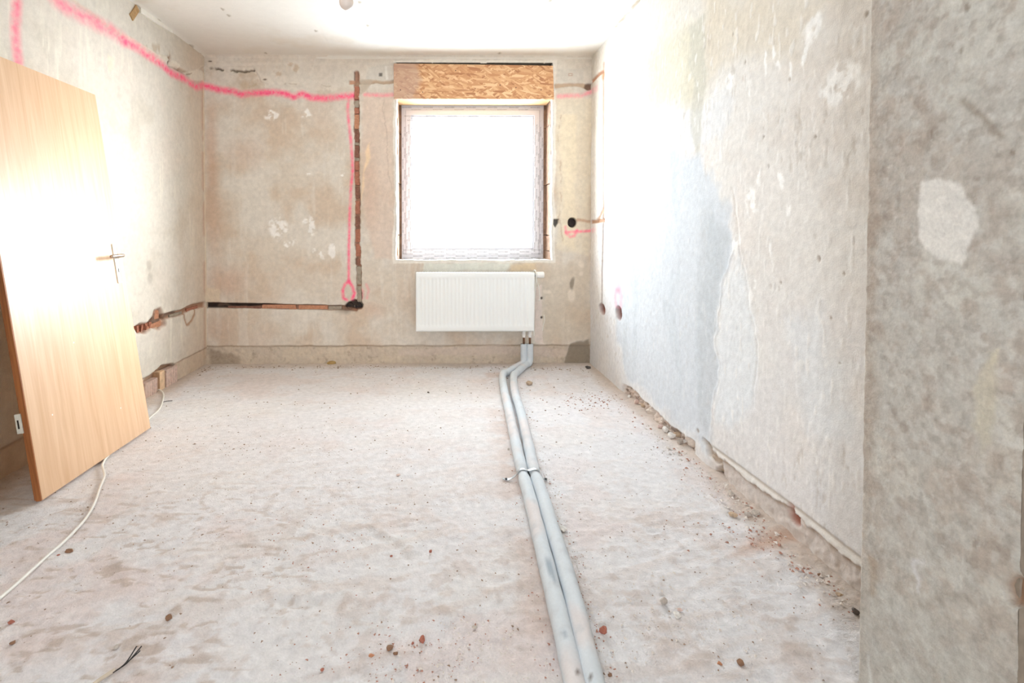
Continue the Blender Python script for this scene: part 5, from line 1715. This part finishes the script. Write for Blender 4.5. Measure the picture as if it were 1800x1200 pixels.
# the row of broken masonry lumps along the right wall
ROWQ = [((3.407, 3.828), .03), ((3.393, 3.694), .035), ((3.435, 3.733), .045), ((3.389, 3.546), .06), ((3.448, 3.618), .045), ((3.416, 3.476), .055), ((3.456, 3.499), .05), ((3.421, 3.365), .05), ((3.477, 3.430), .045), ((3.430, 3.281), .04),
        ((3.450, 3.261), .06), ((3.446, 3.202), .05), ((3.365, 3.099), .045), ((3.368, 3.037), .06), ((3.421, 3.080), .06), ((3.436, 3.054), .05), ((3.364, 2.952), .055), ((3.410, 2.968), .055), ((3.429, 2.951), .05), ((3.407, 2.871), .045), ((3.382, 2.871), .05)]
protos = []
for i, (q, s) in enumerate(ROWQ):
    mk = ('pink', 'pale', 'grey', 'pink', 'pale', 'tan')[i % 6]
    if i < 6:
        o = lump('rubble_lump', q, 0.05, MC[mk], 980 + i, 0.75, 0.15, 1)
        protos.append(o)
    else:
        o = protos[i % 6].copy()
        COL.objects.link(o)
    k = s / 0.05
    o.scale = (k, k, k)
    o.location = (q[0], q[1], 0.05 / 2 * 0.75 * 0.8 * k + 0.006)
    o.rotation_euler = (0, 0, i * 1.3)
    tag(o, 'broken masonry lump in the row along the foot of the rough wall', 'lump', 'rubble row at the foot of the rough wall')


# uncounted grit and dust crumbs
def grit(name, spots, mat, label, seed):
    """many tiny irregular crumbs as one mesh"""
    r = np.random.RandomState(seed)
    tet = np.array([(1, 0, -.6), (-.5, .87, -.6), (-.5, -.87, -.6), (0.1, 0, 1.0), (0.5, 0.6, 0.3)])
    fc = np.array([(0, 1, 4), (1, 3, 4), (3, 0, 4), (1, 2, 3), (2, 0, 3), (0, 2, 1)])
    n = len(spots)
    sp = np.array(spots)
    ang = r.uniform(0, 2 * np.pi, n)
    V = np.repeat(tet[None], n, 0) * (1 + r.uniform(-.35, .35, (n, 5, 3)))
    V[..., 0] *= r.uniform(.8, 1.8, (n, 1))
    V[..., 2] *= 0.5
    c, s = np.cos(ang)[:, None], np.sin(ang)[:, None]
    x, y = V[..., 0] * c - V[..., 1] * s, V[..., 0] * s + V[..., 1] * c
    V = np.stack([x, y, V[..., 2]], -1) * sp[:, 3, None, None] + sp[:, None, :3]
    F = (fc[None] + (np.arange(n) * 5)[:, None, None]).reshape(-1, 3)
    me = bpy.data.meshes.new(name)
    me.from_pydata(V.reshape(-1, 3).tolist(), [], F.tolist())
    me.materials.append(mat)
    o = link(bpy.data.objects.new(name, me))
    return tag(o, label, 'debris', kind='stuff')


rs = np.random.RandomState(5)


def scatter(n, centre, su, sv, smin, smax):
    out = []
    for _ in range(n):
        x, y = rs.normal(centre[0], su), rs.normal(centre[1], sv)
        if 0.02 < x < W - 0.02 and 1.2 < y < D - 0.02:
            s = smin * (smax / smin) ** (rs.rand() ** 2)
            out.append((x, y, 0.001 + s * 0.3, s))
    return out


def along(n, pts, spread, smin, smax):
    out = []
    for _ in range(n):
        k = rs.randint(len(pts) - 1)
        t = rs.rand()
        a, b_ = pts[k], pts[k + 1]
        x, y = a[0] + (b_[0] - a[0]) * t + rs.normal(0, spread), a[1] + (b_[1] - a[1]) * t + rs.normal(0, spread)
        if 0.01 < x < W - 0.01 and 1.2 < y < D - 0.01:
            s = smin * (smax / smin) ** (rs.rand() ** 2)
            out.append((x, y, 0.003 + s * 0.3, s))
    return out


def clear_pipes(L):
    ok = []
    for q in L:
        d = min(math.hypot(q[0] - a[0], q[1] - a[1]) for a in _pp)
        if d > 0.034:
            ok.append(q)
    return ok


_pp = []
for pl in (leftp, rightp):
    for a, b_ in zip(pl[:-1], pl[1:]):
        m_ = max(2, int(math.hypot(a[0] - b_[0], a[1] - b_[1]) / 0.02))
        _pp += [(a[0] + (b_[0] - a[0]) * i / m_, a[1] + (b_[1] - a[1]) * i / m_) for i in range(m_)]

RW_LINE = [(3.392, 3.760), (3.381, 2.848), (3.389, 2.314), (3.424, 1.929), (3.357, 1.626)]
LW_LINE = [(-0.049, 4.124), (0.041, 4.599)]
BW_LINE = [(0.056, 4.599), (1.693, 4.585), (3.303, 4.474)]
PL_LINE = [(2.517, 4.300), (2.449, 2.744), (2.415, 1.973), (2.396, 1.538), (2.379, 1.357)]
PR_LINE = [(2.681, 4.214), (2.546, 2.545), (2.530, 2.050), (2.516, 1.633), (2.484, 1.356)]
grit('grit', clear_pipes([(rs.uniform(.05, W - .05), y, .002, .0016 + .003 * rs.rand() ** 3) for y in rs.uniform(1.25, 3.2, 1500)]
                         + [(rs.uniform(.05, W - .05), y, .003, .003 + .004 * rs.rand() ** 3) for y in rs.uniform(2.8, D - .1, 420)]
                         + along(300, BW_LINE, .04, .003, .009) + along(120, LW_LINE, .04, .003, .009)),
     simple('brown_grit', (150, 126, 106), 0.95), 'fine brown grit strewn over the whole floor', 1)
grit('pale_crumbs', clear_pipes(along(900, RW_LINE, .06, .003, .010) + along(250, PR_LINE, .03, .002, .006) + scatter(200, (2.752, 1.558), .12, .10, .002, .006) + scatter(160, (2.128, 1.414), .12, .08, .002, .006)),
     simple('pale_crumb', (222, 214, 206), 0.95), 'pale plaster crumbs along the rough wall and the pipes', 2)
grit('brick_crumbs', clear_pipes(along(500, RW_LINE, .08, .002, .008) + scatter(140, (3.302, 2.043), .14, .08, .002, .007) + along(200, PL_LINE, .03, .002, .005) + along(200, PR_LINE, .03, .002, .005)
                                 + scatter(160, (1.941, 1.435), .16, .07, .0015, .004) + scatter(120, (1.520, 1.944), .2, .12, .002, .004) + scatter(120, (3.070, 3.634), .12, .12, .003, .008)),
     simple('brick_crumb', (176, 130, 112), 0.95), 'reddish brick crumbs scattered near the rough wall and pipes', 3)
